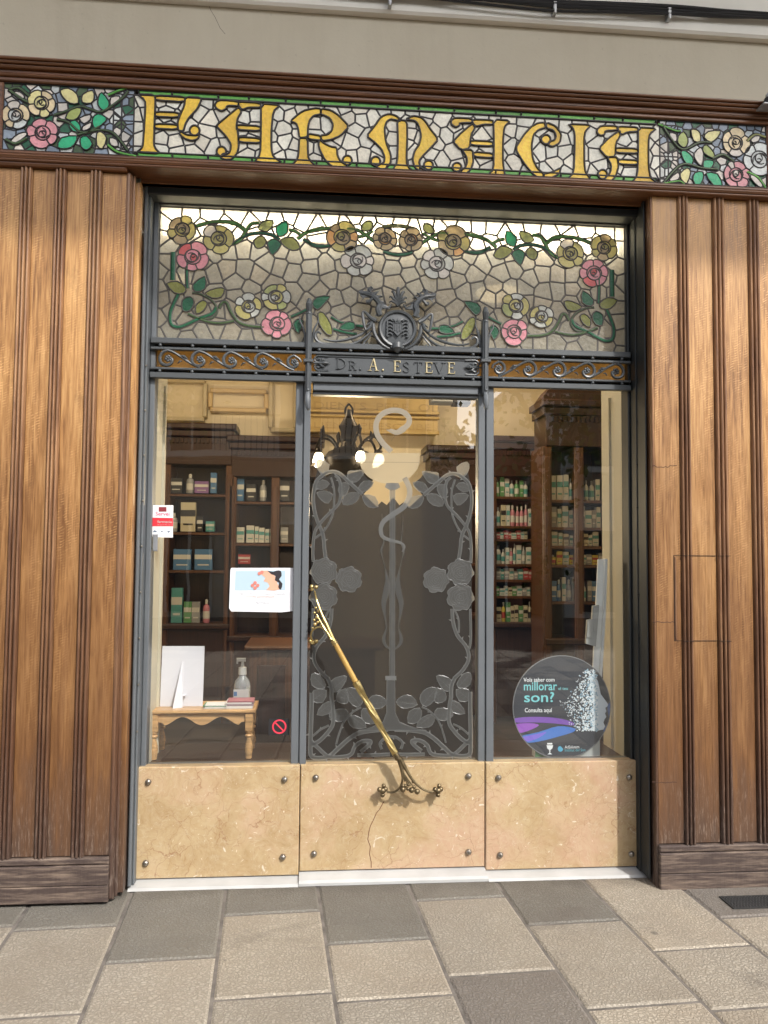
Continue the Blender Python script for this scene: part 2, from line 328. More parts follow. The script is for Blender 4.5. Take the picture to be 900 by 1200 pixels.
    def poly(s, p2, y, t, bev=0):
        """p2: list of (x,z); front face at y, thickness t going back (+y)"""
        a = sum(p2[i][0]*p2[(i+1) % len(p2)][1]-p2[(i+1) % len(p2)][0]*p2[i][1] for i in range(len(p2)))
        if a < 0: p2 = p2[::-1]
        n = len(p2); o = len(s.v)
        if t == 0: s.v += [(x, y, z) for x, z in p2]; s.face([o+i for i in range(n)]); return
        s.v += [(x, y, z) for x, z in p2]; s.v += [(x, y+t, z) for x, z in p2]
        s.face([o+i for i in range(n)]); s.face([o+n+n-1-i for i in range(n)])
        for i in range(n): s.face([o+i, o+n+i, o+n+(i+1) % n, o+(i+1) % n])
    def ribbon(s, p2, w, y, t=.006, closed=False):
        """raised came: trapezoid section on the plane y (front towards -y)"""
        n = len(p2); o = len(s.v); ws = w if isinstance(w, (list, tuple)) else [w]*n
        for i, (x, z) in enumerate(p2):
            a = p2[(i-1) % n] if (closed or i > 0) else p2[i]; b = p2[(i+1) % n] if (closed or i < n-1) else p2[i]
            dx, dz = b[0]-a[0], b[1]-a[1]; L = math.hypot(dx, dz) or 1e-9; nx, nz = -dz/L, dx/L; h = ws[i]/2
            s.v += [(x+nx*h, y, z+nz*h), (x+nx*h*.5, y-t, z+nz*h*.5), (x-nx*h*.5, y-t, z-nz*h*.5), (x-nx*h, y, z-nz*h)]
        for i in range(n if closed else n-1):
            j = (i+1) % n
            for k in range(3): s.face([o+i*4+k, o+i*4+k+1, o+j*4+k+1, o+j*4+k])
    def build(s, name, material=None, parent=None, smooth=False, loc=None):
        me = bpy.data.meshes.new(name); 
        if loc is not None: L = Vector(loc); me.from_pydata([tuple(Vector(v)-L) for v in s.v], [], s.f)
        else: me.from_pydata(s.v, [], s.f)
        mats = s.mats if s.mats else [material]
        for m_ in mats: me.materials.append(m_)
        if s.mats: me.polygons.foreach_set('material_index', s.mi)
        ca = me.color_attributes.new('tone', 'FLOAT_COLOR', 'CORNER'); dat = []
        for p, t in zip(me.polygons, s.tone): dat += [*t, 1]*p.loop_total
        ca.data.foreach_set('color', dat)
        if smooth: me.polygons.foreach_set('use_smooth', [True]*len(me.polygons))
        me.update(); o = bpy.data.objects.new(name, me); COL.objects.link(o)
        if smooth and smooth != 'all':
            try: me.set_sharp_from_angle(angle=R_(40))
            except Exception: pass
        if loc is not None: o.location = L
        if parent: o.parent = parent
        return o
def tag(o, label=None, cat=None, group=None, kind=None):
    if label: o['label'] = label
    if cat: o['category'] = cat
    if group: o['group'] = group
    if kind: o['kind'] = kind
    return o
def thing(name, label, cat, loc=(0, 0, 0), group=None):
    o = bpy.data.objects.new(name, None); COL.objects.link(o); o.location = loc; o.empty_display_size = .1
    return tag(o, label, cat, group)
def struct(o): o['kind'] = 'structure'; return o
def kid(mb, name, material, parent, smooth=False, label=None):
    """child mesh, built in world coordinates, parented so that it stays where it is"""
    o = mb.build(name, material, None, smooth); o.parent = parent; o.matrix_parent_inverse = Matrix.Translation(pw(parent)).inverted()
    if label: o['label'] = label
    return o
def pw(o): return Vector((0, 0, 0)) if o.parent else Vector(o.location)
def solo(mb, name, label, cat, group=None, material=None, smooth=False, kind=None):
    """top-level single mesh with its origin at its base"""
    xs = [v[0] for v in mb.v]; ys = [v[1] for v in mb.v]; zs = [v[2] for v in mb.v]
    o = mb.build(name, material, None, smooth, loc=((min(xs)+max(xs))/2, (min(ys)+max(ys))/2, min(zs)))
    return tag(o, label, cat, group, kind)
def cr_(pts, n=6, closed=False):
    """catmull-rom through pts (any dimension)"""
    out = []; N = len(pts)
    for i in range(N if closed else N-1):
        p0 = pts[(i-1) % N] if (closed or i > 0) else pts[i]; p1 = pts[i]; p2 = pts[(i+1) % N]; p3 = pts[(i+2) % N] if (closed or i < N-2) else pts[(i+1) % N]
        for k in range(n):
            t = k/n; out.append(tuple(.5*((2*b)+(-a+c)*t+(2*a-5*b+4*c-d)*t*t+(-a+3*b-3*c+d)*t**3) for a, b, c, d in zip(p0, p1, p2, p3)))
    if not closed: out.append(tuple(pts[-1]))
    return out
def crop(ox, oy, s): return lambda pts: [(ox+x/s, oy+y/s) for x, y in pts]
def pl(pts, y): return [(q.x, q.z) for q in (P(a, b, y) for a, b in pts)]
_tcache = {}
def text2d(s_, size=1.0, bold=False):
    """mesh faces (x,z) of a line of text with the built-in font; x from 0"""
    cu = bpy.data.curves.new('t', 'FONT'); cu.body = s_; cu.size = size; cu.resolution_u = 3; cu.offset = .011*size if bold else 0
    ob = bpy.data.objects.new('t', cu); COL.objects.link(ob); dg = bpy.context.evaluated_depsgraph_get(); dg.update()
    me = bpy.data.meshes.new_from_object(ob.evaluated_get(dg)); vs = [(v.co.x, v.co.y) for v in me.vertices]; fs = [list(p.vertices) for p in me.polygons]
    bpy.data.objects.remove(ob); bpy.data.curves.remove(cu); bpy.data.meshes.remove(me); return vs, fs
def put_text(mb, s_, px0, py0, px1, hpx, y, bold=False):
    """text whose left baseline is pixel (px0,py0), right end at px1, cap height hpx, lying in the plane y"""
    vs, fs = text2d(s_, 1.0, bold)
    if not vs: return
    mx = max(v[0] for v in vs); mn = min(v[0] for v in vs); h = .72
    a = P(px0, py0, y); b = P(px1, py0, y); c = P(px0, py0-hpx, y)
    sx_ = (b.x-a.x)/(mx-mn); sz = (c.z-a.z)/h
    mb.add([(a.x+(v[0]-mn)*sx_, y, a.z+v[1]*sz) for v in vs], fs)
# ------------------------------------------------------------------ voronoi cells
def clip_poly(poly, a, b, c):
    out = []
    for i in range(len(poly)):
        p, q = poly[i], poly[(i+1) % len(poly)]; dp = a*p[0]+b*p[1]-c; dq = a*q[0]+b*q[1]-c
        if dp <= 0: out.append(p)
        if (dp < 0 < dq) or (dq < 0 < dp): t = dp/(dp-dq); out.append((p[0]+(q[0]-p[0])*t, p[1]+(q[1]-p[1])*t))
    return out
def voronoi(seeds, bound):
    cells = []
    for i, s_ in enumerate(seeds):
        c = list(bound)
        for j, t in enumerate(seeds):
            if i == j: continue
            dx, dy = t[0]-s_[0], t[1]-s_[1]
            if dx*dx+dy*dy > .35: continue
            c = clip_poly(c, dx, dy, (t[0]**2+t[1]**2-s_[0]**2-s_[1]**2)/2)
            if len(c) < 3: break
        if len(c) >= 3: cells.append((s_, c))
    return cells
def scatter(x0, x1, z0, z1, d, r, fixed=()):
    pts = list(fixed)
    for _ in range(6000):
        p = (r.uniform(x0, x1), r.uniform(z0, z1))
        if all((p[0]-q[0])**2+(p[1]-q[1])**2 > d*d for q in pts): pts.append(p)
    return pts
def cells_mesh(mb, cells, y, pick, leadm, lw, t=.005, tvar=.12, r=rnd):
    edges = {}
    for s_, c in cells:
        g = r.uniform(1-tvar, 1+tvar*.6); h = r.uniform(-.03, .03)
        mb.m(pick(s_), (g+h, g, g-h)); mb.poly(c, y, 0)
        for i in range(len(c)):
            a, b = c[i], c[(i+1) % len(c)]
            k = tuple(sorted([(round(a[0], 3), round(a[1], 3)), (round(b[0], 3), round(b[1], 3))]))
            edges[k] = (a, b)
    mb.m(leadm)
    for a, b in edges.values():
        if math.hypot(a[0]-b[0], a[1]-b[1]) > .004: mb.ribbon([a, b], lw, y, t)
def rose(parent, name, c, rx, rz, cols, y, leadm, lw, seed, label=None, inner=None):
    """stained rose: six petals, then nested crescent petals round the heart; c in (x,z) metres"""
    r = random.Random(seed); mb = MB(); n = r.choice((5, 6)); a0 = r.uniform(0, 6.28)
    an = [a0+2*math.pi*(i+r.uniform(-.27, .27))/n for i in range(n)]
    E = lambda a, k: (c[0]+rx*k*math.cos(a), c[1]+rz*k*math.sin(a))
    lines = []
    for i in range(n):
        a, b = an[i], an[(i+1) % n]+(2*math.pi if i == n-1 else 0)
        rr = r.uniform(.92, 1.14); out = [E(a+(b-a)*t, .90+(rr-.90)*(math.sin(math.pi*t)**.5)) for t in [q/7 for q in range(8)]]
        inn = [E(a+(b-a)*t, .5) for t in (1, .66, .33, 0)]
        g = r.uniform(.85, 1.1); mb.m(cols[i % len(cols)], (g, g, g)); mb.poly(out+inn, y, 0); lines.append(out); lines.append([out[-1], inn[0]])
    hc = inner or cols[0]; mb.m(hc, (.82, .82, .82)); mb.poly([E(2*math.pi*k/16, .52) for k in range(16)], y-.0005, 0)
    mb.m(leadm)
    for L in lines: mb.ribbon(L, lw, y, .003)
    mb.ribbon([E(2*math.pi*k/18, .51) for k in range(18)], lw, y-.001, .003, True)
    ph = r.uniform(0, 6)
    for k in range(4):
        q = (.42, .33, .23, .12)[k]; a = ph+k*1.9; off = (.09*math.cos(a), .09*math.sin(a))
        if k in (0, 2): mb.m(cols[(k+1) % len(cols)], (.95, .95, .95)); mb.poly([(c[0]+rx*(off[0]+q*math.cos(2*math.pi*u/12)), c[1]+rz*(off[1]+q*math.sin(2*math.pi*u/12))) for u in range(12)], y-.001-.0003*k, 0); mb.m(leadm)
        mb.ribbon([(c[0]+rx*(off[0]+q*math.cos(a+t)), c[1]+rz*(off[1]+q*math.sin(a+t))) for t in [u*.44 for u in range(12)]], lw*.75, y-.0015-.0003*k, .003)
    o = kid(mb, name, None, parent)
    if label: o['label'] = label
    return o
def leaf(parent, pts2, col, y, leadm, lw, name='leaf', vein=False):
    mb = MB(); g = rnd.uniform(.88, 1.08); sm = cr_(pts2, 2, True); mb.m(col, (g, g, g)); mb.poly(sm, y, 0); mb.m(leadm); mb.ribbon(sm, lw, y, .003, True)
    return kid(mb, name, None, parent)
# ================================================================== key dimensions (facade plane y = 0 is the glass)
Y_METR = -.20
Y_WOOD, Y_SIGN, Y_MET, Y_MARB, Y_SILL = -.25, -.27, -.13, -.06, -.13
xg0 = X(0, (187.8, 242), (172.5, 893)); xg1 = X(0, (730.5, 268), (737, 891))       # clear glass width of the bay
z_top = Z(0, (187.8, 242.2), (730, 267.8)); z_bar = Z(-.03, (177.8, 400), (737.8, 416.7)); z_fr = Z(-.03, (174.8, 440.3), (738.3, 456))
z_mar = Z(Y_MARB, (161.3, 897.8), (749.8, 892.5)); z_mb = Z(Y_MARB, (156.7, 1028.6), (752.8, 1017))
xl0, xl1 = X(Y_MARB, (161, 897), (157, 1028)), X(Y_MARB, (352, 893), (350, 1022)); xr0, xr1 = X(Y_MARB, (569, 893), (569, 1019)), X(Y_MARB, (750, 893), (752.8, 1017))
xm0, xm1 = X(0, (347.8, 445.6), (340, 892)), X(0, (365.3, 462.8), (361.5, 888.7))   # left mullion
xn0, xn1 = X(0, (558.3, 466.6), (559.6, 890)), X(0, (576, 455.5), (577.2, 891))     # right mullion
z_dh = Z(0, (365, 463), (558, 467))
# ================================================================== ground
def build_ground():
    g = MB().m(MORT); g.add([(-60, -60, -.006), (60, -60, -.006), (60, 30, -.006), (-60, 30, -.006)], [(0, 1, 2, 3)]); struct(g.build('ground'))
    ps = R_(-3.1); ux = Vector((math.cos(ps), -math.sin(ps))); uy = Vector((math.sin(ps), math.cos(ps)))
    a = PG(124, 1120); b = PG(895, 1117); 
    def st(px, py): q = PG(px, py); v = Vector((q.x, q.y)); return v.dot(ux), v.dot(uy)
    s0 = st(124, 1120)[0]; w = (st(895, 1117)[0]-s0)/6
    print('slab width', w, 'cam dist', CAMD)
    L = w*1.42
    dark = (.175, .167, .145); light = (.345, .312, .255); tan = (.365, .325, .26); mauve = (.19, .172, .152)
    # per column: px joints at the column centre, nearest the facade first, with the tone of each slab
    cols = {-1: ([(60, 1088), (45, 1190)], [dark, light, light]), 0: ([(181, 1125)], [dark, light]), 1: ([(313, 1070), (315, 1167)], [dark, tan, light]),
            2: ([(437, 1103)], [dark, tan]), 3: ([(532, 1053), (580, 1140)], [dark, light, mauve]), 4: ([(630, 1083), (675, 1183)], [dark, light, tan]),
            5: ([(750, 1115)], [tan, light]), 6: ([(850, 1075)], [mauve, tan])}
    mb = MB().m(SLAB); r = random.Random(3); g2 = .0065; t_front = Y_SILL
    for ci in range(-14, 22):
        sa, sb = s0+ci*w, s0+(ci+1)*w
        if ci in cols: js = [st(*q)[1] for q in cols[ci][0]]; tones = list(cols[ci][1])
        else: js = [-.25-r.uniform(0, L)]; tones = [dark if r.random() < .5 else light, light]
        top = .6
        js2 = [top]+js
        while js2[-1] > -9: js2.append(js2[-1]-L*(1.0 if r.random() < .8 else .7))
        for k in range(len(js2)-1):
            c = tones[k] if k < len(tones) else r.choice([light, tan, light, mauve, tan])
            q = r.uniform(.9, 1.08); c = tuple(x*q for x in c)
            mb.m(SLAB, c); t0, t1 = js2[k+1]+g2, js2[k]-g2; u0, u1 = sa+g2, sb-g2; e = .009
            top4 = [(u0+e, t0+e), (u1-e, t0+e), (u1-e, t1-e), (u0+e, t1-e)]; bot4 = [(u0, t0), (u1, t0), (u1, t1), (u0, t1)]
            V = [(*(ux*p+uy*q2), 0.0) for p, q2 in top4]+[(*(ux*p+uy*q2), -.0055) for p, q2 in bot4]
            mb.add(V, [(0, 1, 2, 3)]); mb.m(SLAB, tuple(x*1.1+.01 for x in c)); mb.add(V, [(4, 5, 1, 0), (5, 6, 2, 1), (6, 7, 3, 2), (7, 4, 0, 3)])
    struct(mb.build('pavement'))
    rd = MB().m(mat('asphalt', (.05, .05, .052), .9, bump=.4, bscale=80)); rd.add([(-60, -13.5, .002), (60, -13.5, .002), (60, -9.3, .002), (-60, -9.3, .002)], [(0, 1, 2, 3)]); struct(rd.build('road'))
    gr = MB().m(mat('iron_grating_metal', (.055, .055, .055), .55, .6)); c = PG(878, 1057); x0, x1, y0, y1 = c.x-.11, c.x+.13, c.y-.07, c.y+.055
    gr.box(x0, x1, y0, y1, .001, .006)
    for i in range(16):
        for j in range(9):
            xx = x0+.012+i*(x1-x0-.02)/16; yy = y0+.01+j*(y1-y0-.015)/9; gr.ball((xx+.003*(j % 2), yy, .006), .0042, 6, 4)
    solo(gr, 'drain_cover', 'dark studded iron drain cover set in the pavement below the right wooden shutter', 'drain cover', smooth=True)
build_ground()
# ================================================================== building shell
xc0, xc1 = X(Y_MET, (168.6, 212.6), (150, 1045)), X(Y_METR, (756, 240), (763, 1036))
z_sof = Z(Y_MET, (170, 214), (757, 243))
z_cor = Z(-.31, (0, 68.5), (850, 120)); z_st = Z(Y_SIGN, (6.7, 96.7), (898, 148.6)); z_sb = Z(Y_SIGN, (3.3, 175), (898, 222))
z_ledge = Z(-.03, (265, 0), (900, 45))
def build_shell():
    t = thing('pharmacy_building', 'beige plastered street building around the wooden pharmacy front, cream ledge and cables above', 'building', (0, .3, 0))
    w = MB().m(PLAST)
    w.box(-6, 6, 0.02, .35, z_cor-.12, 9)                         # wall above the shop
    w.box(-6, xc0-.001, .052, .35, -.01, z_cor-.12); w.box(xc1+.001, 6, .052, .35, -.01, z_cor-.12)
    w.box(xc0-.001, xc1+.001, .125, .35, z_top+.03, z_cor-.12); w.box(xc0-.001, xc1+.001, Y_MET+.05, .124, z_sof+.022, z_cor-.12)
    kid(w, 'wall', None, t)
    le = MB().m(mat('pale_ledge_paint', (.85, .82, .74), .8, var=.05)); le.box(-6, 7, -.03, .019, z_ledge, z_ledge+.5, .012); kid(le, 'ledge', None, t)
    b = MB().m(CREAMP); b.box(-5.5, 6.5, -3.12, .01, 6.0, 6.18, .03)  # unseen overhang, height and depth set for the shadow across the shutters
    kid(b, 'balcony_slab', None, t)
    rl = MB().m(IRON); rl.box(-5.5, 6.5, -3.07, -3.03, 7.1, 7.14)
    for k in range(110): rl.box(-5.45+k*.11, -5.435+k*.11, -3.06, -3.045, 6.18, 7.1)
    kid(rl, 'balcony_railing', None, t)
    # hairline crack in the plaster
    c = MB().m(mat('crack_line', (.16, .13, .1), .9)); y = .0195
    c.ribbon(pl([(243, 0), (247, 12), (252, 20), (258, 33), (264, 40)], y), .0022, y, .0004); kid(c, 'plaster_crack', None, t)
build_shell()
def build_cables():
    y = -.06
    t = thing('cable_bundle', 'bundle of black cables clipped along the cream ledge above the sign', 'cables', tuple(P(700, 8, y)))
    r = random.Random(5)
    base = [(380, -16), (455, -8), (530, -4), (600, 1), (650, 4), (720, 5), (790, 9), (850, 13), (905, 17), (1000, 25)]
    for k in range(6):
        o = (k-2.5)*2.6+3
        pts = [P(a, b+o*(.5+.5*math.cos(a*.011+k))+r.uniform(-1, 1), y-.006*(k % 2)) for a, b in base]
        m = MB().m(CABLE); m.tube(cr_([tuple(p) for p in pts], 5), .007 if k % 2 else .0095, 7); kid(m, 'cable', None, t, smooth=True)
    for a, b in ((457, 0), (650, 9), (784, 16)):
        m = MB().m(CLIP); p = P(a, b, y); m.box(p.x-.009, p.x+.009, y-.012, -.031, p.z-.028, p.z+.028, .003); m.box(p.x-.004, p.x+.004, y-.016, y-.011, p.z-.035, p.z-.012); kid(m, 'clip', None, t)
build_cables()
# ================================================================== wooden shutters
def reed_group(t, xa, xb, z0, z1, name='moulding'):
    """a bundle of three rounded reeds between two flat boards"""
    m = MB().m(REED); w = (xb-xa)/3.35; prof = []
    x = xa
    n = 6
    for k in range(3):
        for i in range(n+1):
            a = math.pi*i/n; prof.append((x+w*.5*(1-math.cos(a)), Y_WOOD-.004-.014*math.sin(a)*(1.15 if k == 1 else .9)))
        x += w*1.17
    o = len(m.v)
    for px_, py_ in prof: m.v += [(px_, py_, z0), (px_, py_, z1)]
    for i in range(len(prof)-1): m.face([o+2*i, o+2*i+2, o+2*i+3, o+2*i+1])
    m.box(xa-.002, xb+.002, Y_WOOD-.003, Y_WOOD+.02, z0, z1)
    return kid(m, name, None, t)
def shutter(side):
    left = side < 0
    if left:
        xe = X(Y_WOOD, (150.6, 203), (126.5, 1056))
        lines = [(X(Y_WOOD, (26, 195), (8, 640), (0, 997)), X(Y_WOOD, (38, 195), (23, 640), (13.5, 997))),
                 (X(Y_WOOD, (67, 196), (54, 640), (38, 997)), X(Y_WOOD, (79.5, 196), (69, 640), (49, 997))),
                 (X(Y_WOOD, (108, 197), (95.5, 640), (81, 997)), X(Y_WOOD, (120.5, 197), (112, 640), (92.5, 997)))]
        xfar = -3.2; zb0 = Z(Y_WOOD, (0, 1058), (127, 1056)); zb1 = Z(Y_WOOD, (0, 1006), (127, 1003)); zt = Z(Y_WOOD, (0, 196), (150, 203)); zcap = Z(-.29, (0, 183), (150, 190))
    else:
        xe = X(Y_WOOD, (763.3, 234), (772, 1036))
        lines = [(X(Y_WOOD, (794.5, 234), (801.5, 983)), X(Y_WOOD, (805.5, 234), (814, 983))), (X(Y_WOOD, (834, 234), (845.5, 983)), X(Y_WOOD, (847, 234), (859, 983))),
                 (X(Y_WOOD, (875.5, 231), (888, 986)), X(Y_WOOD, (887.5, 231), (901, 986)))]
        xfar = 3.4; zb0 = Z(Y_WOOD, (772, 1036), (900, 1046)); zb1 = Z(Y_WOOD, (772, 984), (900, 992)); zt = Z(Y_WOOD, (765, 234), (900, 232)); zcap = Z(-.29, (765, 226), (900, 224))
    sp = abs(lines[0][0]-lines[1][0])
    while abs(lines[-1 if not left else 0][0]) < abs(xfar)-.2:
        if left: a, b = lines[0]; lines.insert(0, (a-sp, b-sp))
        else: a, b = lines[-1]; lines.append((a+sp, b+sp))
    t = thing('wooden_shutter', 'tall folded oak shutter with reeded boards, %s' % ('left of the shop window, without a hatch' if left else 'right of the window, with a cut hatch'), 'shutter', (xe-.6*(-1 if not left else 1), Y_WOOD, zb0))
    edges = sorted([xe, xfar]+[v for l in lines for v in l]); 
    bx = []
    if left: bounds = [xfar]+[v for l in lines for v in l]+[xe]
    else: bounds = [xe]+[v for l in lines for v in l]+[xfar]
    for i in range(0, len(bounds)-1, 2):
        if abs(bounds[i+1]-bounds[i]) < .02: continue
        m = MB().m(WOOD)
        # subdivided board with a chamfered edge
        a, b = sorted((bounds[i], bounds[i+1])); m.box(a+.001, b-.001, Y_WOOD+.001*(i % 4), Y_WOOD+.03, zb1, zt, .004); kid(m, 'board', None, t)
    for a, b in lines: reed_group(t, a, b, zb1, zt)
    m = MB().m(BASE); a, b = sorted((xfar, xe))
    h = zb1-zb0; m.box(a, b, Y_WOOD-.022, Y_WOOD+.03, zb0, zb0+h*.38, .004); m.box(a, b, Y_WOOD-.024, Y_WOOD+.03, zb0+h*.385, zb0+h*.83, .004)
    m.box(a, b, Y_WOOD-.018, Y_WOOD+.03, zb0+h*.835, zb0+h*.99, .006); kid(m, 'base_board', None, t)
    m = MB().m(CORN); m.box(a, b, Y_WOOD-.03, Y_WOOD+.03, zt+.001, zt+.025, .008); m.box(a, b+(.0 if left else 0), Y_WOOD-.045, Y_WOOD+.03, zt+.026, zcap, .01); kid(m, 'capping', None, t)
    # stepped return towards the metal frame
    if left:
        m = MB().m(REED); m.tube([(xe+.004, Y_WOOD+.004, zb0+.01), (xe+.004, Y_WOOD+.004, zt)], .010, 8); m.box(xe-.002, xe+.018, Y_WOOD+.012, Y_WOOD+.05, zb0, zt)
        m.tube([(xe+.022, Y_WOOD+.028, zb0+.01), (xe+.022, Y_WOOD+.028, zt)], .008, 8); kid(m, 'edge_moulding', None, t)
        m = MB().m(WOOD); m.box(xe+.018, xc0-.003, Y_WOOD+.05, Y_WOOD+.09, zb0+.01, zt-.015, .004); kid(m, 'side_strip', None, t)
        m = MB().m(REED); m.box(xe-.002, xc0-.008, Y_WOOD+.0905, -.1, zb0+.01, zt-.02); kid(m, 'return_board', None, t)
    else:
        m = MB().m(REED); m.tube([(xe-.002, Y_WOOD+.006, zb0), (xe-.002, Y_WOOD+.006, zt)], .006, 8); m.box(xe-.004, xe+.02, Y_WOOD+.012, -.02, zb0, zt); kid(m, 'return_board', None, t)
        # hatch cut into the boards
        m = MB().m(mat('saw_cut_shadow_gap', (.03, .015, .01), .9)); y = Y_WOOD-.0195
        x0, x1, z0, z1 = X(y, (790.5, 651), (793, 751)), X(y, (851, 652), (853.5, 751)), Z(y, (792, 751), (853, 752)), Z(y, (790, 650.5), (851, 652))
        for q in ((x0, x0+.003, z0, z1), (x1-.0022, x1, z0, z1)): m.box(q[0], q[1], Y_WOOD-.0012, Y_WOOD-.0005, q[2], q[3])
        for zz_ in (z0, z1): m.box(x0, x1, Y_WOOD-.0012, Y_WOOD-.0004, zz_-.001, zz_+.0016); m.box(lines[0][0], lines[0][1], y, Y_WOOD-.0013, zz_-.001, zz_+.0014); m.box(lines[1][0], lines[1][1], y, Y_WOOD-.0013, zz_-.001, zz_+.0014)
        h_ = kid(m, 'hatch', None, t)
        m = MB().m(REED); m.box(x0+.004, x0+.012, Y_WOOD-.006, Y_WOOD-.001, z0+.006, z1-.006, .003); kid(m, 'hatch_edge', None, h_)
        m = MB().m(mat('patch_joint', (.06, .03, .02), .9)); y = Y_WOOD-.0006
        JM = m.mats[0]
        for yy, q in ((546, 4), (729, 0), (917, 0)):
            m = MB().m(JM); pts = [(764.5+k*2.6, yy+(q if 8 > k > 1 else 0)*(.3+.2*(k % 2))+rnd.uniform(-.7, .7)) for k in range(12)]; m.ribbon(pl(pts, y), .003, y, .0006); kid(m, 'patch_joint', None, t)
    return t
shutter(-1); shutter(1)
# ================================================================== sign
def sign():
    y = Y_SIGN; a, b = -3.2, 3.4
    t = thing('shop_sign', 'long stained glass sign reading FARMACIA in gold letters between rose clusters', 'sign', (P(450, 160, y).x, y, z_sb))
    m = MB().m(CORN)
    zt = z_st; H = z_cor-zt
    m.box(a, b, y-.02, y+.12, zt+.001, zt+H*.22, .004); m.box(a, b, y-.035, y+.12, zt+H*.222, zt+H*.34, .01); m.box(a, b, y-.028, y+.12, zt+H*.345, zt+H*.55, .004)
    m.box(a, b, y-.05, y+.12, zt+H*.555, zt+H*.72, .016); m.box(a, b, y-.062, y+.3, zt+H*.725, zt+H*.86, .01); m.box(a, b, y-.072, y+.3, zt+H*.865, z_cor+.0, .004)
    kid(m, 'cornice', None, t)
    m = MB().m(CORN); m.box(a, b, y-.014, y+.1, z_sb-.020, z_sb-.001, .006); m.box(a, b, y-.03, y+.1, z_sb-.040, z_sb-.021, .008); m.box(a, b, y-.022, y+.1, z_sb-.052, z_sb-.041, .004); kid(m, 'bottom_rail', None, t)
    xl = X(y, (5.5, 97), (2.5, 175)); xr = X(y, (897.5, 149), (898, 222))
    m = MB().m(CORN); m.box(xl-.05, xl, y-.012, y+.05, z_sb, zt, .006); kid(m, 'frame_end', None, t); m = MB().m(CORN); m.box(xr, xr+.05, y-.012, y+.05, z_sb, zt, .006); kid(m, 'frame_end', None, t)
    m = MB().m(SOFF); m.box(xc0-.01, xc1+.01, y+.1, Y_MET+.0, z_sb-.07, z_sb-.021); m.box(xc0-.01, xc1+.01, Y_MET-.03, Y_MET+.06, z_sof+.003, z_sb-.07); kid(m, 'soffit_board', None, t)
    # ---- background mosaic
    lw = .0085; r = random.Random(11)
    A, B = P(163, 110, y).x, P(768, 140, y).x
    gl = (z_sb+.022, zt-.022)
    fixed = []
    for cx, cy in ((142.5, 141.5), (783, 183.5)):
        c = P(cx, cy, y); 
        for k in range(8 if cx < 400 else 8):
            an = math.pi*2*(k+.5)/8; fixed.append((c.x+.052*math.cos(an), c.z+.062*math.sin(an)))
    sd_ = scatter(A, B, gl[0], gl[1], .052, r, fixed)
    bw = [(A-.11, gl[0]), (B+.11, gl[0]), (B+.11, gl[1]), (A-.11, gl[1])]
    cells = voronoi(sd_, bw); m = MB(); cells_mesh(m, cells, y, lambda s_: SG['white'], LEAD, lw, .0022, tvar=.14, r=r)
    # blue grounds at both ends
    for q0, q1 in ((xl, A-.02), (B+.02, xr)):
        sd2 = scatter(q0, q1, z_sb, zt, .034, r); m2 = voronoi(sd2, [(q0, z_sb), (q1, z_sb), (q1, zt), (q0, zt)])
        cells_mesh(m, m2, y+.0015 if False else y-.0006, lambda s_: r.choice([SG['blue'], SG['blue'], SG['vine'], SG['dgreen'], SG['rosew'], SG['pale']]), LEAD, lw*.85, .0018, tvar=.2, r=r)
    kid(m, 'mosaic_panel', None, t)
    # ---- green border strips
    yb = y-.0030
    m = MB(); 
    for tp in (0, 1):
        z0, z1 = (zt-.0225, zt) if tp else (z_sb, z_sb+.0225)
        n = 15; xs = [A+(B-A)*(k+r.uniform(-.2, .2))/n for k in range(1, n)]; xs = [A]+xs+[B]
        for i in range(n): g = r.uniform(.75, 1.15); m.m(SG['border'], (g, g, g)); m.poly([(xs[i], z0), (xs[i+1], z0), (xs[i+1], z1), (xs[i], z1)], yb, 0)
        m.m(LEAD); zz = z0 if tp else z1; m.ribbon([(A, zz), (B, zz)], lw*1.1, yb, .005)
        for x in xs: m.ribbon([(x, z0), (x, z1)], lw*.8, yb, .005); m.ball((x, yb-.004, (z0+z1)/2), .0055, 8, 4)
    m.m(LEAD); m.ribbon([(xl, zt-.002), (xr, zt-.002)], .006, yb, .004); m.ribbon([(xl, z_sb+.002), (xr, z_sb+.002)], .006, yb, .004)
    kid(m, 'green_border', None, t)
    # ---- letters
    yl = y-.0040
    def letter(cr0, polys, balls=()):
        ms = MB(); 
        for p in polys:
            q = offset_poly(pl(cr0(p), yl), .0042); q = cr_soft(q); g = r.uniform(.86, 1.1); ms.m(SG['gold'], (g, g, g)); ms.poly(q, yl, 0); ms.m(LEAD); ms.ribbon(q, lw*1.15, yl, .006, True)
        for bx_, by_, br in balls:
            q = pl(cr0([(bx_+br*math.cos(2*math.pi*k/14), by_+br*math.sin(2*math.pi*k/14)) for k in range(14)]), yl-.0006)
            ms.m(SG['gold'], (1.1, 1.1, 1.1)); ms.poly(q, yl-.0006, 0); ms.m(LEAD); ms.ribbon(q, lw*1.2, yl-.0006, .006, True)
        return kid(ms, 'letter', None, t)
    s_ = 6.4286
    c2, c3, c4, c5, c6, c7 = crop(150, 100, s_), crop(240, 105, s_), crop(330, 110, s_), crop(420, 115, s_), crop(520, 120, s_), crop(640, 125, s_)
    letter(c2, [[(85, 72), (195, 78), (200, 130), (192, 300), (188, 450), (205, 485), (235, 510), (80, 500), (108, 480), (120, 450), (130, 300), (140, 130), (120, 95)],
        [(215, 83), (422, 93), (420, 120), (215, 107)], [(210, 205), (377, 212), (374, 237), (208, 230)], [(210, 296), (367, 303), (364, 327), (208, 320)],
        [(440, 95), (548, 100), (520, 170), (450, 245), (425, 290), (412, 340), (385, 335), (380, 280), (400, 220), (430, 160)],
        [(400, 355), (440, 380), (500, 385), (530, 380), (520, 400), (480, 412), (430, 395), (395, 365)]], [(502, 340, 38)])
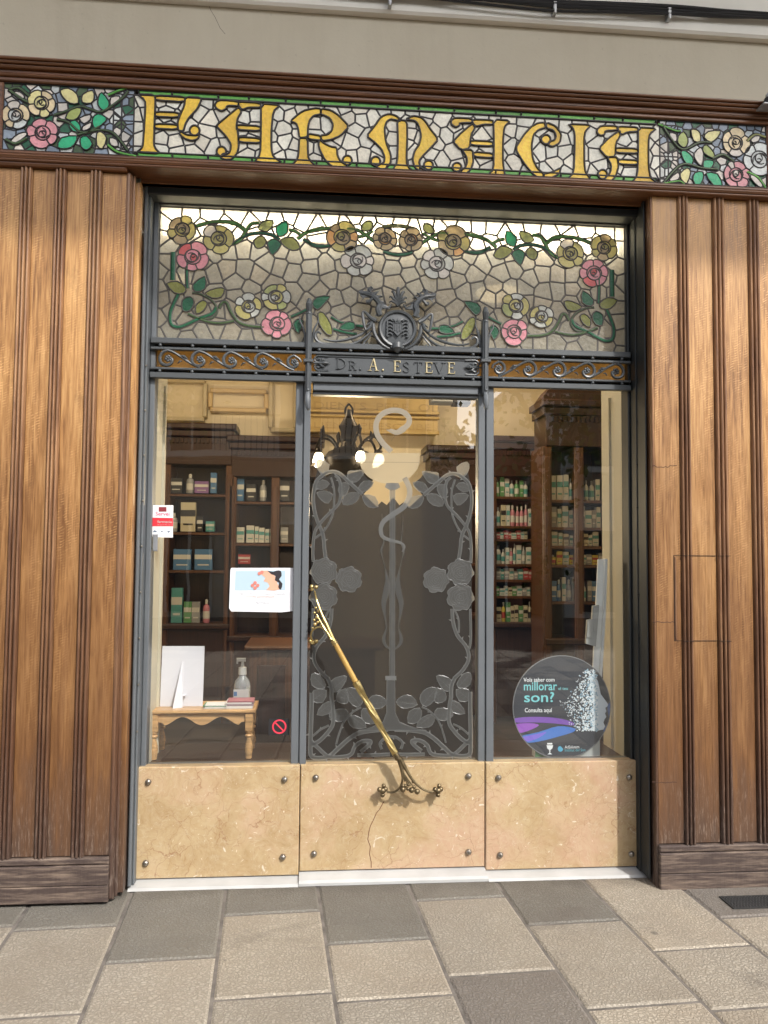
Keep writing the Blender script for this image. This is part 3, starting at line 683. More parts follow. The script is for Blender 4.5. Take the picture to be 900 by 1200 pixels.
    letter(c3, [[(95, 95), (120, 85), (245, 95), (250, 118), (165, 115), (150, 145), (125, 155), (95, 140), (82, 118)], [(262, 98), (415, 108), (415, 130), (330, 128), (285, 145), (265, 125)],
        [(255, 140), (270, 165), (240, 215), (232, 270), (245, 340), (250, 430), (235, 480), (200, 518), (155, 522), (125, 508), (140, 490), (175, 492), (198, 470), (205, 410), (165, 345), (105, 285), (98, 270), (170, 210)],
        [(245, 272), (412, 282), (412, 306), (245, 297)], [(262, 363), (412, 373), (412, 397), (262, 390)],
        [(430, 112), (555, 122), (510, 160), (495, 300), (495, 450), (510, 510), (575, 550), (385, 540), (425, 490), (430, 300)]], [(125, 465, 36)])
    letter(c4, [[(75, 205), (160, 135), (250, 115), (288, 118), (290, 148), (235, 160), (205, 195), (192, 250), (190, 320), (140, 325), (132, 260), (115, 215)],
        [(305, 118), (370, 130), (430, 170), (500, 245), (440, 310), (370, 340), (310, 348), (300, 320), (350, 315), (385, 280), (395, 230), (370, 180), (330, 158), (302, 150)],
        [(208, 308), (290, 322), (290, 345), (208, 335)], [(140, 340), (190, 340), (192, 470), (208, 505), (240, 535), (90, 530), (122, 500), (133, 460), (137, 400)],
        [(290, 355), (310, 375), (370, 405), (410, 410), (415, 470), (440, 515), (495, 545), (440, 555), (380, 540), (330, 490), (295, 420), (285, 380)]], [(495, 500, 35)])
    letter(c5, [[(230, 125), (285, 140), (312, 168), (285, 160), (240, 150), (205, 175), (190, 230), (200, 330), (240, 430), (235, 490), (190, 535), (140, 518), (165, 505), (200, 490), (205, 440), (180, 380), (130, 330), (70, 285), (130, 210), (175, 145)],
        [(300, 170), (360, 178), (362, 300), (355, 480), (375, 530), (410, 550), (265, 540), (300, 490), (305, 300)],
        [(365, 160), (410, 140), (470, 150), (500, 180), (540, 240), (595, 310), (540, 370), (490, 420), (450, 470), (460, 530), (510, 550), (480, 555), (430, 520), (415, 460), (430, 400), (465, 350), (480, 280), (460, 200), (430, 165), (395, 160)]], [(130, 475, 35), (528, 505, 35)])
    def A_(c): return c
    letter(c6, [[(62, 140), (85, 122), (205, 128), (208, 148), (112, 150), (112, 170), (90, 180), (65, 165)], [(225, 135), (365, 140), (365, 160), (300, 160), (245, 175), (225, 155)],
        [(215, 168), (230, 190), (200, 240), (190, 340), (130, 352), (78, 295), (140, 230)], [(150, 365), (212, 362), (218, 440), (200, 500), (150, 545), (110, 530), (125, 515), (165, 500), (185, 450), (175, 400)],
        [(208, 293), (362, 301), (362, 324), (210, 317)], [(232, 380), (364, 390), (364, 412), (234, 404)], [(382, 135), (490, 142), (450, 180), (440, 300), (440, 460), (455, 550), (340, 545), (382, 510), (385, 300)]], [(100, 488, 34)])
    letter(c6, [[(755, 158), (760, 185), (710, 200), (670, 240), (655, 330), (665, 430), (700, 500), (745, 540), (745, 565), (690, 550), (620, 470), (545, 350), (600, 260), (660, 190), (710, 162)],
        [(780, 160), (840, 185), (880, 240), (870, 300), (820, 328), (795, 320), (800, 300), (840, 290), (855, 250), (830, 205), (780, 190)], [(760, 543), (820, 532), (876, 500), (866, 532), (811, 562), (760, 568)]], [(770, 280, 35)])
    letter(c7, [[(175, 135), (330, 142), (290, 180), (280, 240), (282, 440), (292, 500), (330, 550), (170, 545), (215, 500), (222, 300), (222, 200), (205, 155)]])
    letter(c7, [[(390, 175), (415, 150), (530, 152), (530, 172), (440, 175), (435, 205), (410, 212), (390, 198)], [(548, 155), (685, 162), (685, 182), (610, 185), (570, 205), (550, 180)],
        [(550, 190), (552, 220), (520, 270), (515, 370), (455, 375), (405, 315), (470, 245)], [(470, 388), (530, 385), (540, 450), (520, 520), (480, 560), (450, 555), (455, 535), (490, 500), (498, 440)],
        [(528, 316), (685, 323), (685, 347), (530, 342)], [(548, 403), (685, 410), (685, 432), (550, 427)], [(700, 162), (820, 168), (775, 200), (765, 260), (765, 450), (780, 540), (830, 575), (655, 568), (695, 520), (700, 300)]], [(425, 510, 35)])
    # ---- roses and leaves
    yf = y-.0048; k1 = crop(0, 90, 6.0); k8 = crop(760, 130, s_)
    def pc(k, x, y_): q = k([(x, y_)])[0]; return (lambda v: (v.x, v.z))(P(*q, yf))
    def rz(k, x, y_, rp, cols, sd_, lab): c = pc(k, x, y_); q = P(k([(x, y_)])[0][0]+rp, k([(x, y_)])[0][1], yf); w_ = q.x-c[0]; rose(t, 'rose', c, w_, w_, [SG[i] for i in cols], yf, LEAD, lw*.75, sd_, lab)
    vine = MB()
    def vn(k, pts, w=.012, c='vine', yy=yf+.0012):
        q = pl(k(cr_(pts, 5)), yy); vine.m(LEAD); vine.ribbon(q, w+.008, yy+.0002, .003); vine.m(SG[c]); vine.ribbon(q, w, yy-.001, .0045)
    vn(k1, [(60, 95), (130, 80), (210, 140)]); vn(k1, [(40, 440), (110, 470), (190, 430)]); vn(k1, [(200, 180), (160, 160), (60, 90)]); vn(k1, [(380, 270), (450, 250), (560, 210), (640, 230), (720, 245), (860, 150), (900, 100)], .009)
    vn(k1, [(400, 300), (480, 320), (570, 390), (700, 375), (800, 400), (900, 520)], .009); vn(k1, [(760, 130), (860, 90), (960, 60)], .012, 'border')
    vn(k1, [(540, 410), (620, 390), (700, 350)], .008); vn(k1, [(760, 480), (830, 530), (960, 560)], .012, 'border')
    vn(k8, [(100, 95), (150, 180), (250, 290), (380, 240), (480, 240)], .009); vn(k8, [(100, 560), (200, 440), (280, 400), (400, 430), (520, 440)], .009); vn(k8, [(70, 100), (200, 150), (240, 150)], .01, 'border'); vn(k8, [(480, 360), (560, 330), (640, 380)], .012)
    vn(k8, [(740, 230), (800, 180), (880, 200)], .012, 'olive'); vn(k8, [(740, 460), (820, 500), (880, 580)], .012, 'border'); vn(k8, [(110, 550), (230, 530), (280, 570)], .01, 'border')
    kid(vine, 'vine', None, t)
    def lf(k, col, pts): leaf(t, pl(k(pts), yf-.0006), SG[col], yf-.0006, LEAD, lw*.8)
    for col, pts in (('yellow', [(425, 95), (480, 80), (540, 120), (550, 185), (490, 185), (440, 140)]), ('yellow', [(580, 125), (650, 95), (662, 150), (640, 185), (580, 180)]), ('green', [(715, 110), (765, 170), (760, 215), (725, 235), (690, 200), (690, 150)]),
        ('lime', [(460, 290), (500, 225), (570, 220), (560, 270), (520, 305)]), ('green', [(480, 325), (530, 305), (565, 345), (560, 385), (510, 380)]), ('green', [(650, 290), (690, 260), (745, 285), (740, 315), (680, 360), (655, 345)]),
        ('green', [(405, 495), (430, 430), (540, 415), (520, 480), (470, 505)]), ('green', [(565, 430), (610, 415), (650, 470), (610, 515), (570, 490)]), ('yellow', [(680, 400), (710, 385), (750, 430), (720, 505), (680, 480)]),
        ('rosew', [(95, 105), (140, 105), (175, 140), (150, 160), (110, 140)]), ('rosew', [(75, 450), (130, 400), (190, 390), (180, 420), (110, 465)]), ('rosew', [(780, 145), (840, 135), (830, 180), (780, 205)]), ('rosew', [(770, 430), (820, 440), (830, 490), (780, 480)]), ('rosew', [(560, 290), (630, 265), (635, 300), (590, 330)]), ('rosew', [(580, 350), (640, 320), (635, 360), (585, 380)])):
        lf(k1, col, pts)
    for col, pts in (('lime', [(225, 190), (265, 155), (298, 210), (290, 260), (260, 275), (222, 240)]), ('yellow', [(320, 145), (360, 140), (390, 170), (390, 230), (340, 225)]), ('yellow', [(420, 200), (450, 155), (540, 150), (520, 200), (470, 235)]),
        ('lime', [(412, 270), (440, 255), (490, 310), (500, 358), (450, 340), (412, 310)]), ('green', [(245, 310), (280, 300), (335, 350), (330, 400), (300, 408), (265, 370)]), ('green', [(412, 420), (420, 370), (490, 375), (480, 420), (440, 440)]),
        ('green', [(335, 520), (350, 465), (410, 460), (410, 520), (370, 570)]), ('green', [(432, 470), (520, 475), (558, 570), (490, 560)]), ('yellow', [(240, 470), (290, 430), (318, 460), (290, 545), (250, 520)]),
        ('rosew', [(345, 320), (390, 275), (415, 320), (400, 415), (355, 370)]), ('rosew', [(160, 165), (210, 175), (210, 230), (170, 215)]), ('rosew', [(160, 510), (215, 465), (235, 480), (225, 515), (170, 530)]), ('rosew', [(770, 220), (800, 190), (840, 190), (830, 225), (790, 240)]), ('rosew', [(750, 470), (800, 480), (860, 550), (845, 575), (800, 545)])):
        lf(k8, col, pts)
    rz(k1, 110, 270, 17, ['cream', 'pale', 'cream', 'rosew'], 1, 'pale grey hearted rose at the left end of the sign'); rz(k1, 292, 185, 16.5, ['cream', 'yellow', 'cream', 'yellow'], 2, 'yellow rose at the left end of the sign'); rz(k1, 300, 395, 17.5, ['pink'], 3, 'pink rose at the left end of the sign')
    rz(k8, 655, 240, 16, ['cream', 'cream', 'rosew'], 4, 'peach rose at the right end of the sign'); rz(k8, 660, 480, 15.5, ['pink', 'pink', 'pink', 'rosew'], 5, 'pink rose at the right end of the sign'); rz(k8, 835, 365, 19, ['pale'], 6, 'pale blue rose at the right end of the sign')
def offset_poly(q, d):
    a = sum(q[i][0]*q[(i+1) % len(q)][1]-q[(i+1) % len(q)][0]*q[i][1] for i in range(len(q)))
    if a < 0: q = q[::-1]
    out = []
    for i in range(len(q)):
        p0, p1, p2 = q[i-1], q[i], q[(i+1) % len(q)]
        n1 = Vector((p1[1]-p0[1], p0[0]-p1[0])).normalized(); n2 = Vector((p2[1]-p1[1], p1[0]-p2[0])).normalized(); m = n1+n2
        L = max(.5, m.length/2); m = m.normalized() if m.length > 1e-6 else n1; out.append((p1[0]+m.x*d/L, p1[1]+m.y*d/L))
    return out
def cr_soft(q):
    """light rounding of the corners of a closed outline"""
    out = []
    for i in range(len(q)):
        a, b, c = q[i-1], q[i], q[(i+1) % len(q)]
        out += [tuple(b[k]+(a[k]-b[k])*.18 for k in (0, 1)), tuple(b[k]+(c[k]-b[k])*.18 for k in (0, 1))]
    return out
sign()
# ================================================================== metal shopfront frame
def shopfront():
    t = thing('shopfront_frame', 'grey blue painted metal frame of the shop bay, shade painted into head and right jamb', 'frame', ((xg0+xg1)/2, 0, .15))
    zs = .02
    def member(name, boxes, m_=METAL):
        m = MB().m(m_)
        for b in boxes: m.box(*b)
        return kid(m, name, None, t)
    zt = z_sof-.002
    for sgn, xo, xi in ((1, xc0, xg0), (-1, xc1, xg1)):
        w = abs(xi-xo); d = 1 if sgn > 0 else -1
        jm = METAL if sgn > 0 else METAL_SHADED
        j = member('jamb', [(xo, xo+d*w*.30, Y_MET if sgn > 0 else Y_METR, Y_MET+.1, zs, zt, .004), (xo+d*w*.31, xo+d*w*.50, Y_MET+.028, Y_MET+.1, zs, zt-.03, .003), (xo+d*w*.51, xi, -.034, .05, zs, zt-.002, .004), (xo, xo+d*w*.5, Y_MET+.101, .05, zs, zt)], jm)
        m = MB().m(STUD if sgn > 0 else METAL_SHADED)
        for k in range(9): z = .7+k*.21; xx = xo+d*w*.44; m.ball((xx, Y_MET+.026, z), .005, 6, 4)
        kid(m, 'screw', None, j, smooth=True)
    # head, in three steps
    zg = z_top
    member('head', [(xc0+.001, xc1-.001, Y_MET+.002, Y_MET+.1, z_sof-.05, z_sof+.02, .006), (xc0+.04, xc1-.04, -.075, 0, zg+(z_sof-zg)*.33, z_sof-.02, .005), (xg0-.002, xg1+.002, -.036, .045, zg, zg+(z_sof-zg)*.36, .004), (xc0+.02, xc1-.02, -.03, .05, zg+.05, z_sof)], METAL_SHADED)
    for xa, xb in ((xm0, xm1), (xn0, xn1)):
        w = xb-xa
        member('mullion', [(xa, xa+w*.46, -.03, .04, z_mar-.03, z_fr+.02, .003), (xa+w*.50, xb-.008 if xa == xm0 else xb, -.038, .04, z_mar-.03, z_fr+.02, .003), (xa+w*.44, xa+w*.52, -.015, .03, z_mar-.03, z_fr)])
    member('transom_bar', [(xg0-.012, xg1+.012, -.03, .03, z_fr+.004, z_fr+.028, .003), (xg0-.012, xg1+.012, -.03, .03, z_bar+.0, z_bar+.02, .003)])
    member('door_head', [(xm1+.001, xn0-.001, -.045, .02, z_dh+.012, z_fr+.002, .004), (xm1+.001, xn0-.001, -.028, .02, z_dh-.004, z_dh+.011, .003)])
    # backing sheet behind the frieze: amber glass
    m = MB().m(stained('amber_backing_glass', (.42, .26, .09), .4, .25)); m.poly([(xg0, z_fr+.028), (xg1, z_fr+.028), (xg1, z_bar), (xg0, z_bar)], .006, 0); kid(m, 'backing_glass', None, t)
    m = MB().m(METAL)
    m.box(xg0-.004, xg1+.004, -.02, .05, z_mar-.05, z_mar-.004); kid(m, 'sill_rail', None, t)
shopfront()
# ================================================================== marble and sill
def stud(t, px, py, y):
    p = P(px, py, y); m = MB().m(STUD); m.lathe((p.x, y, p.z), [(.013, -.001), (.0145, .003), (.0135, .009), (.009, .014), (.004, .017)], 14, 'Y'); m.box(p.x-.0015, p.x+.0015, y-.0185, y-.0165, p.z-.009, p.z+.009)
    return kid(m, 'stud', None, t, smooth=True)
def marble_panel(x0, x1, z0, z1, studs, label, yy=Y_MARB, crack=False):
    t = thing('marble_panel', label, 'stone panel', ((x0+x1)/2, yy, z0), 'marble panels under the glass')
    m = MB().m(MARBLE); m.box(x0, x1, yy, .0, z0, z1, .004); kid(m, 'slab', None, t)
    for px, py in studs: stud(t, px, py, yy)
    if crack:
        m = MB().m(mat('crack', (.14, .06, .03), .9)); pts = [(450, 939), (445, 948), (441, 953), (438, 960), (434, 968), (432, 976), (431, 984), (434, 992), (433, 1001), (435, 1010), (435, 1017)]
        m.ribbon(pl(pts, yy-.0004), .0038, yy-.0004, .0003); kid(m, 'crack', None, t)
    return t
z_m2 = Z(Y_MARB, (352, 1020), (567, 1018))
marble_panel(xl0, xl1-.002, z_mb, z_mar, [(174, 916), (333.5, 913), (171, 1011), (331.5, 1004)], 'yellow marble panel with a pink drift, under the left window with the small table')
marble_panel(xl1+.002, xr0-.003, z_m2, z_mar, [(370, 911), (549, 909), (368, 1000), (549, 998)], 'cracked yellow marble panel at the foot of the door, behind the brass handle', Y_MARB+.006, True)
marble_panel(xr0+.001, xr1, z_mb, z_mar, [(584, 911), (737, 910.5), (586, 1001.5), (739.5, 1000.5)], 'yellow marble panel under the right window with the round sleep sign')
def sill():
    t = thing('door_sill', 'white marble sill in three lengths along the foot of the shop bay', 'sill', ((xg0+xg1)/2, Y_SILL, 0))
    xa, xb = X(Y_SILL, (148.9, 1046)), X(Y_SILL, (763, 1030)); c1, c2 = xl1, xr0
    for a, b, z1, dy in ((xa, c1-.001, z_mb-.003, 0), (c1+.001, c2-.001, z_m2-.004, .004), (c2+.001, xb, z_mb-.003, .001)):
        m = MB().m(SILL); y = Y_SILL+dy; zf = z1-.024
        m.add([(a, y, .001), (b, y, .001), (b, y, zf), (a, y, zf), (a, y+.012, zf+.010), (b, y+.012, zf+.010), (a, -.04, z1), (b, -.04, z1), (a, -.04, .001), (b, -.04, .001)],
              [(0, 1, 2, 3), (3, 2, 5, 4), (4, 5, 7, 6), (0, 3, 4, 6, 8), (1, 9, 7, 5, 2), (6, 7, 9, 8)]); kid(m, 'sill_length', None, t)
sill()
# ================================================================== transom stained glass
def transom():
    y = -.008; t = thing('stained_glass_transom', 'wide leaded transom window of beige mosaic with yellow, white and pink roses on green vines', 'stained glass', ((xg0+xg1)/2, y, z_bar))
    lw = .0092; r = random.Random(21); zb, zt = z_bar+.018, z_top
    xc = (P(451, 279.7, y).x+P(481.5, 281, y).x)/2
    fixed = []
    for k in range(15): fixed.append((xg0+(xg1-xg0)*(k+.5)/15+r.uniform(-.02, .02), zt-.03+r.uniform(-.008, .008)))
    for k in range(16): fixed.append((xg0+(xg1-xg0)*(k+.5)/16+r.uniform(-.02, .02), zb+.04+r.uniform(-.008, .008)))
    sd_ = scatter(xg0, xg1, zb, zt, .063, r, fixed)
    m = MB(); cells_mesh(m, voronoi(sd_, [(xg0, zb), (xg1, zb), (xg1, zt), (xg0, zt)]), y, lambda s_: TG['white'], LEADG, lw, .0025, tvar=.1, r=r)
    kid(m, 'mosaic_panel', None, t)
    yf = y-.0045; s_ = 8.18
    T1, T2, T3, T4, T5, T6 = crop(180, 235, s_), crop(270, 235, s_), crop(360, 240, s_), crop(180, 315, s_), crop(270, 320, s_), crop(350, 325, s_)
    mir = lambda q: [(2*xc-x, z) for x, z in q]
    v = MB()
    def vn(k, pts, w, c, yy=yf+.0015):
        q = pl(k(cr_(pts, 5)), yy)
        for qq in (q, mir(q)): v.m(LEADG); v.ribbon(qq, w*.85+.009, yy+.0004, .002); v.m(TG[c]); v.ribbon(qq, w*.85, yy-.001, .0022)
    vn(T1, [(410, 245), (480, 225), (580, 205), (700, 205), (790, 220), (880, 285)], .014, 'lvine'); vn(T2, [(0, 220), (60, 230), (135, 285)], .012, 'lvine')
    vn(T2, [(10, 420), (90, 385), (150, 290), (200, 225), (280, 215)], .012, 'lvine'); vn(T2, [(30, 420), (130, 345), (230, 315), (330, 315), (420, 340), (470, 380)], .013, 'dgreen')
    vn(T2, [(560, 280), (620, 295), (680, 335)], .011, 'lvine'); vn(T2, [(640, 370), (720, 312), (800, 282), (900, 258)], .013, 'lvine'); vn(T2, [(700, 370), (760, 410), (830, 432), (900, 435)], .013, 'dgreen')
    vn(T3, [(0, 262), (100, 240), (230, 222)], .013, 'lvine'); vn(T3, [(0, 350), (60, 392), (140, 402), (230, 388)], .013, 'dgreen'); vn(T3, [(380, 230), (480, 242), (560, 290), (640, 350)], .012, 'lvine')
    vn(T3, [(480, 310), (560, 290), (630, 250)], .010, 'lvine'); vn(T3, [(720, 215), (800, 203), (870, 202)], .014, 'lime'); vn(T3, [(730, 445), (800, 470), (870, 480)], .016, 'dgreen')
    vn(T4, [(190, -160), (185, 0), (183, 110)], .022, 'dgreen'); vn(T4, [(322, -60), (320, 60), (325, 190)], .014, 'dgreen')
    vn(T4, [(240, 240), (195, 330), (160, 430), (170, 530), (240, 558), (330, 528), (430, 480), (560, 430), (600, 370)], .016, 'dgreen'); vn(T4, [(330, 430), (430, 475), (540, 512), (650, 520), (770, 500)], .013, 'vine')
    vn(T4, [(370, 230), (440, 240), (540, 290), (600, 360), (600, 430), (540, 480), (440, 470)], .006, 'vine'); vn(T4, [(625, 380), (660, 325), (700, 325), (730, 390), (770, 460), (830, 520), (930, 550), (1060, 560)], .014, 'vine')
    vn(T5, [(580, 420), (650, 390), (730, 350)], .011, 'dgreen'); vn(T6, [(310, 380), (400, 430), (470, 440)], .010, 'dgreen'); vn(T6, [(330, 495), (450, 530), (560, 545)], .013, 'dgreen'); vn(T6, [(530, 462), (620, 470)], .014, 'dgreen')
    kid(v, 'vine', None, t)
    def lf(k, col, pts):
        q = pl(k(pts), yf)
        for qq in (q, mir(q)): leaf(t, qq, TG[col], yf, LEADG, lw*.8)
    for k, col, pts in ((T2, 'lime', [(265, 260), (310, 200), (405, 190), (400, 250), (355, 295), (300, 290)]), (T2, 'green', [(440, 250), (540, 195), (545, 310), (460, 345)]), (T2, 'olive', [(225, 380), (295, 335), (345, 385), (320, 440), (260, 460), (230, 430)]),
        (T2, 'dgreen', [(355, 400), (420, 365), (490, 420), (405, 525), (365, 460)]), (T2, 'olive', [(480, 375), (600, 350), (670, 450), (600, 480), (520, 440)]), (T4, 'olive', [(125, 140), (230, 120), (310, 180), (290, 235), (200, 230)]),
        (T4, 'dgreen', [(375, 150), (490, 70), (495, 190), (400, 220)]), (T4, 'olive', [(495, 230), (600, 185), (680, 190), (650, 270), (560, 280)]), (T4, 'dgreen', [(275, 300), (350, 265), (390, 320), (350, 400), (280, 400)]), (T4, 'olive', [(405, 350), (470, 300), (515, 330), (480, 400), (410, 430)]),
        (T5, 'dgreen', [(600, 500), (640, 440), (700, 460), (655, 580)]), (T6, 'dgreen', [(130, 260), (170, 190), (300, 180), (240, 260), (180, 310)]), (T6, 'olive', [(185, 345), (240, 340), (310, 450), (325, 545), (270, 545), (200, 450)]), (T6, 'dgreen', [(390, 490), (450, 430), (530, 430), (540, 490), (480, 510)]),
        (T3, 'lime', [(520, 210), (560, 160), (620, 160), (625, 220), (580, 250), (530, 245)])):
        lf(k, col, pts)
    for k, x, yy, rp, cols, sd2, lab in ((T1, 275, 278, 17, ['yellow', 'cream', 'yellow'], 31, 'yellow rose'), (T1, 375, 540, 18.5, ['pink', 'pink', 'pink', 'red'], 33, 'pink rose'), (T1, 625, 365, 18, ['yellow', 'yellow', 'rosew'], 32, 'yellow rose'),
        (T3, 335, 310, 19, ['yellow', 'cream', 'amber'], 34, 'yellow rose'), (T3, 490, 535, 18.5, ['pale', 'rosew', 'pale'], 35, 'white rose'), (T3, 745, 325, 14.5, ['cream', 'cream'], 36, 'small orange rose'),
        (T5, 175, 320, 15.5, ['yellow', 'pale', 'pale'], 37, 'white and yellow rose'), (T5, 435, 230, 17, ['pale', 'yellow', 'lime'], 38, 'pale yellow rose'), (T5, 450, 485, 17, ['pink'], 39, 'pale pink rose')):
        q = k([(x, yy)])[0]; c = P(*q, yf-.0012); e = P(q[0]+rp, q[1], yf-.0012); w = e.x-c.x
        inn = TG['amber'] if sd2 == 36 else None
        for sg in (0, 1): rose(t, 'rose', ((2*xc-c.x) if sg else c.x, c.z), w, w*.95, [TG[i] for i in cols], yf-.0012, LEADG, lw*.75, sd2+40*sg, lab, inn)
    # glowing strip added behind the transom to brighten its top edge
    m = MB().m(emis('transom_glow', (1, .93, .8), 40.0)); m.box(xg0-.1, xg1+.1, .075, .085, zt-.105, zt+.06)
    m2 = MB().m(CREAMP); m2.box(xg0-.1, xg1+.1, .086, .12, zt-.108, zt+.1)
    l = thing('transom_glow_panel', 'added glowing panel that brightens the top edge of the stained glass from behind', 'lamp', ((xg0+xg1)/2, .09, zt-.07)); kid(m, 'glow_sheet', None, l); kid(m2, 'housing', None, l)
transom()
# ================================================================== wrought iron
def ironwork():
    y = -.045; t = thing('wrought_iron_overdoor', 'dark wrought iron screen with scroll friezes, dragon crest and the DR. A. ESTEVE plate', 'ironwork', ((xg0+xg1)/2, y, z_fr))
    xc = (P(361, 440, y).x+P(568, 447, y).x)/2
    za0 = Z(y, (178, 400), (738, 417)); 
    zz = lambda px450: Z(y, (450, px450))
    # double rails above and below
    xa, xb = X(y, (178, 402), (175, 440)), X(y, (738, 417), (738.5, 456)); 
    r1, r2, r3, r4 = zz(404.5), zz(411), zz(414.8), zz(418)          # upper rail, gap, thin rail
    b1, b2, b3, b4 = zz(438), zz(440.8), zz(444), zz(450.5)
    for nm, q0, q1, dy in (('top_rail', r1, r2, 0), ('thin_rail', r3, r4, .003), ('thin_rail', b1, b2, .003), ('bottom_rail', b3, b4, 0)):
        m = MB().m(IRON); m.box(xa, xb, y-.016+dy, y+.012, min(q0, q1), max(q0, q1), .003); kid(m, nm, None, t)
    m = MB().m(mat('dark_gap', (.01, .01, .01), .9)); m.box(xa, xb, y+.013, y+.016, r3, r2); m.box(xa, xb, y+.013, y+.016, b3, b2); kid(m, 'shadow_gap', None, t)
    m = MB().m(IRON)
    for k in range(16):
        x = xa+.045+(xb-xa-.09)*k/15
        for z in ((r2+r3)/2, (b2+b3)/2): m.ball((x, y-.010, z), .0085, 10, 6)
    kid(m, 'rivet', None, t, smooth=True)
    # frieze scrolls: five running scrolls each side
    c0 = P(197.5, 422, y); c4 = P(345, 424.5, y); zc = (zz(418)+zz(438))/2; pitch = (c4.x-c0.x)/4; H = (zz(418)-zz(438))/2*.93
    for side in (0, 1):
        fr = []
        for k in range(5):
            cx = c0.x+pitch*k; R = H if k < 4 else H*.8
            pts = [(cx+R*.42*math.cos(a), zc+R*.42*math.sin(a)) for a in (R_(-60), R_(0))]
            n = 20
            for i in range(n+1):
                a = R_(0)+R_(-360-(-90 if False else 0))*i/n if False else R_(0)+R_(-270)*i/n - R_(0)
                rr = R*(.45+.55*min(1, i/(n*.55)))
                pts.append((cx+rr*math.cos(a), zc+rr*math.sin(a)))
            # now at the top of the ring, heading right: tail to the bottom of the next ring
            if k < 4: pts += [(cx+R*.75, zc+R*.72), (cx+pitch*.5, zc), (cx+pitch-R*.75, zc-R*.72), (cx+pitch, zc-R)]
            else: pts += [(cx+R*.8, zc+R*.5), (cx+R, zc)]
            fr.append((cx, pts, k))
        for cx, pts, k in fr:
            m = MB().m(IRON); q = cr_(pts, 3)
            if side: q = [(2*xc-a, b) for a, b in q]
            N = len(q); m.tube([(a, y-.006, b) for a, b in q], [.0055+.0025*math.sin(math.pi*i/N) for i in range(N)], 7, flat=1.3)
            mx = (lambda a: 2*xc-a) if side else (lambda a: a)
            for i in range(6): an = i*math.pi/3+.3; m.ball((mx(cx)+.011*math.cos(an), y-.010, zc+.011*math.sin(an)), .0075, 8, 5, (1, .7, 1))
            m.ball((mx(cx), y-.015, zc), .0055, 8, 5)
            if k < 4:   # split leaf on the tail
                for (ax, az, bx, bz, rr) in ((.36, .42, .62, -.02, .0075), (.42, .1, .60, -.42, .006), (.30, -.6, .44, -.25, .005)):
                    m.tube([(mx(cx+pitch*ax), y-.010, zc+H*az), (mx(cx+pitch*(ax+bx)/2), y-.014, zc+H*(az+bz)/2+.004), (mx(cx+pitch*bx), y-.008, zc+H*bz)], [.002, rr, .0015], 6)
            kid(m, 'frieze_scroll', None, t, smooth=True)
    # posts with curled finials
    for px, py in ((361.5, 420), (568.5, 430)):
        x = P(px, py, y-.02).x; p = MB().m(IRON); zt = Z(y-.03, (px, 352)) if px < 400 else Z(y-.03, (px, 362)); zb = Z(y-.03, (px, 462))
        w = .0145; p.box(x-w, x+w, y-.034, y+.01, zb, zt-.055, .004); p.box(x-w*.45, x+w*.45, y-.042, y-.033, zb+.02, zt-.07, .002)
        post = kid(p, 'post', None, t)
        f = MB().m(IRON); f.tube([(x, y-.02, zt-.065), (x, y-.03, zt-.045), (x, y-.035, zt-.02), (x, y-.028, zt+.005), (x, y-.015, zt+.012)], [.009, .014, .017, .010, .003], 8, flat=1); f.ball((x, y-.032, zt-.063), .011, 8, 6); kid(f, 'finial', None, post, smooth=True)
        c = MB().m(IRON); zc2 = Z(y, (px, 425)); c.box(x-.024, x+.024, y-.048, y+.012, zc2-.008, zc2+.008, .003); kid(c, 'collar', None, post)
        h = MB().m(METAL); h.tube([(x-.002, y-.03, zb+.015), (x-.002, y-.045, zb-.01), (x-.002, y-.05, zb-.045), (x+.001, y-.042, zb-.068), (x+.002, y-.03, zb-.075)], [.009, .013, .014, .011, .005], 8); h.ball((x, y-.045, zb+.018), .007, 8, 6); kid(h, 'hook', None, post, smooth=True)
        # brackets beside the post
        for sg in (-1, 1):
            b = MB().m(IRON); b.tube([(x+sg*.017, y-.005, r1-.002), (x+sg*.020, y-.005, r1+.04), (x+sg*.028, y-.005, r1+.075), (x+sg*.042, y-.005, r1+.10), (x+sg*.046, y-.005, r1+.125)], [.005, .005, .0045, .004, .002], 6); kid(b, 'side_scroll', None, post, smooth=True)
    # name plate
    m = MB().m(IRON); x0, x1 = X(y, (370, 430)), X(y, (559.5, 436)); m.box(x0, x1, y+.0, y+.010, b1-.002, r4+.002); plate = kid(m, 'name_plate', None, t)
    m = MB().m(IRON)
    zc = (b1+r4)/2; hh = (r4-b1)/2
    for side in (0, 1):
        mx = (lambda a: 2*xc-a) if side else (lambda a: a)
        X0 = X(y, (366.5, 430))
        for up in (1, -1):
            pts = [(X0+.075, hh*.82), (X0+.05, hh*.86), (X0+.022, hh*.84), (X0+.008, hh*.5), (X0+.013, hh*.16), (X0+.030, hh*.1), (X0+.037, hh*.36), (X0+.027, hh*.52), (X0+.020, hh*.40)]
            m.tube([(mx(a), y-.004, zc+up*b) for a, b in cr_(pts, 4)], .0046, 7)
        m.tube([(mx(X0-.004), y-.006, zc), (mx(X0+.03), y-.008, zc), (mx(X0+.055), y-.012, zc), (mx(X0+.082), y-.006, zc)], [.004, .005, .009, .001], 7)
        for up in (1, -1): m.tube([(mx(X0+.03), y-.008, zc), (mx(X0+.045), y-.012, zc+up*.016), (mx(X0+.060), y-.008, zc+up*.018)], [.003, .006, .001], 6)
    m.tube([(X0+.05 if False else X(y, (374, 430)), y-.003, zc+hh*.85), (X(y, (556, 436)), y-.003, zc+hh*.85)], .003, 6)
    kid(m, 'plate_scroll', None, plate, smooth=True)
    # raised serif letters; worn gilding on some
    Kx = crop(355, 400, 8.18); K2 = crop(455, 400, 7.5)
    yl = y-.001
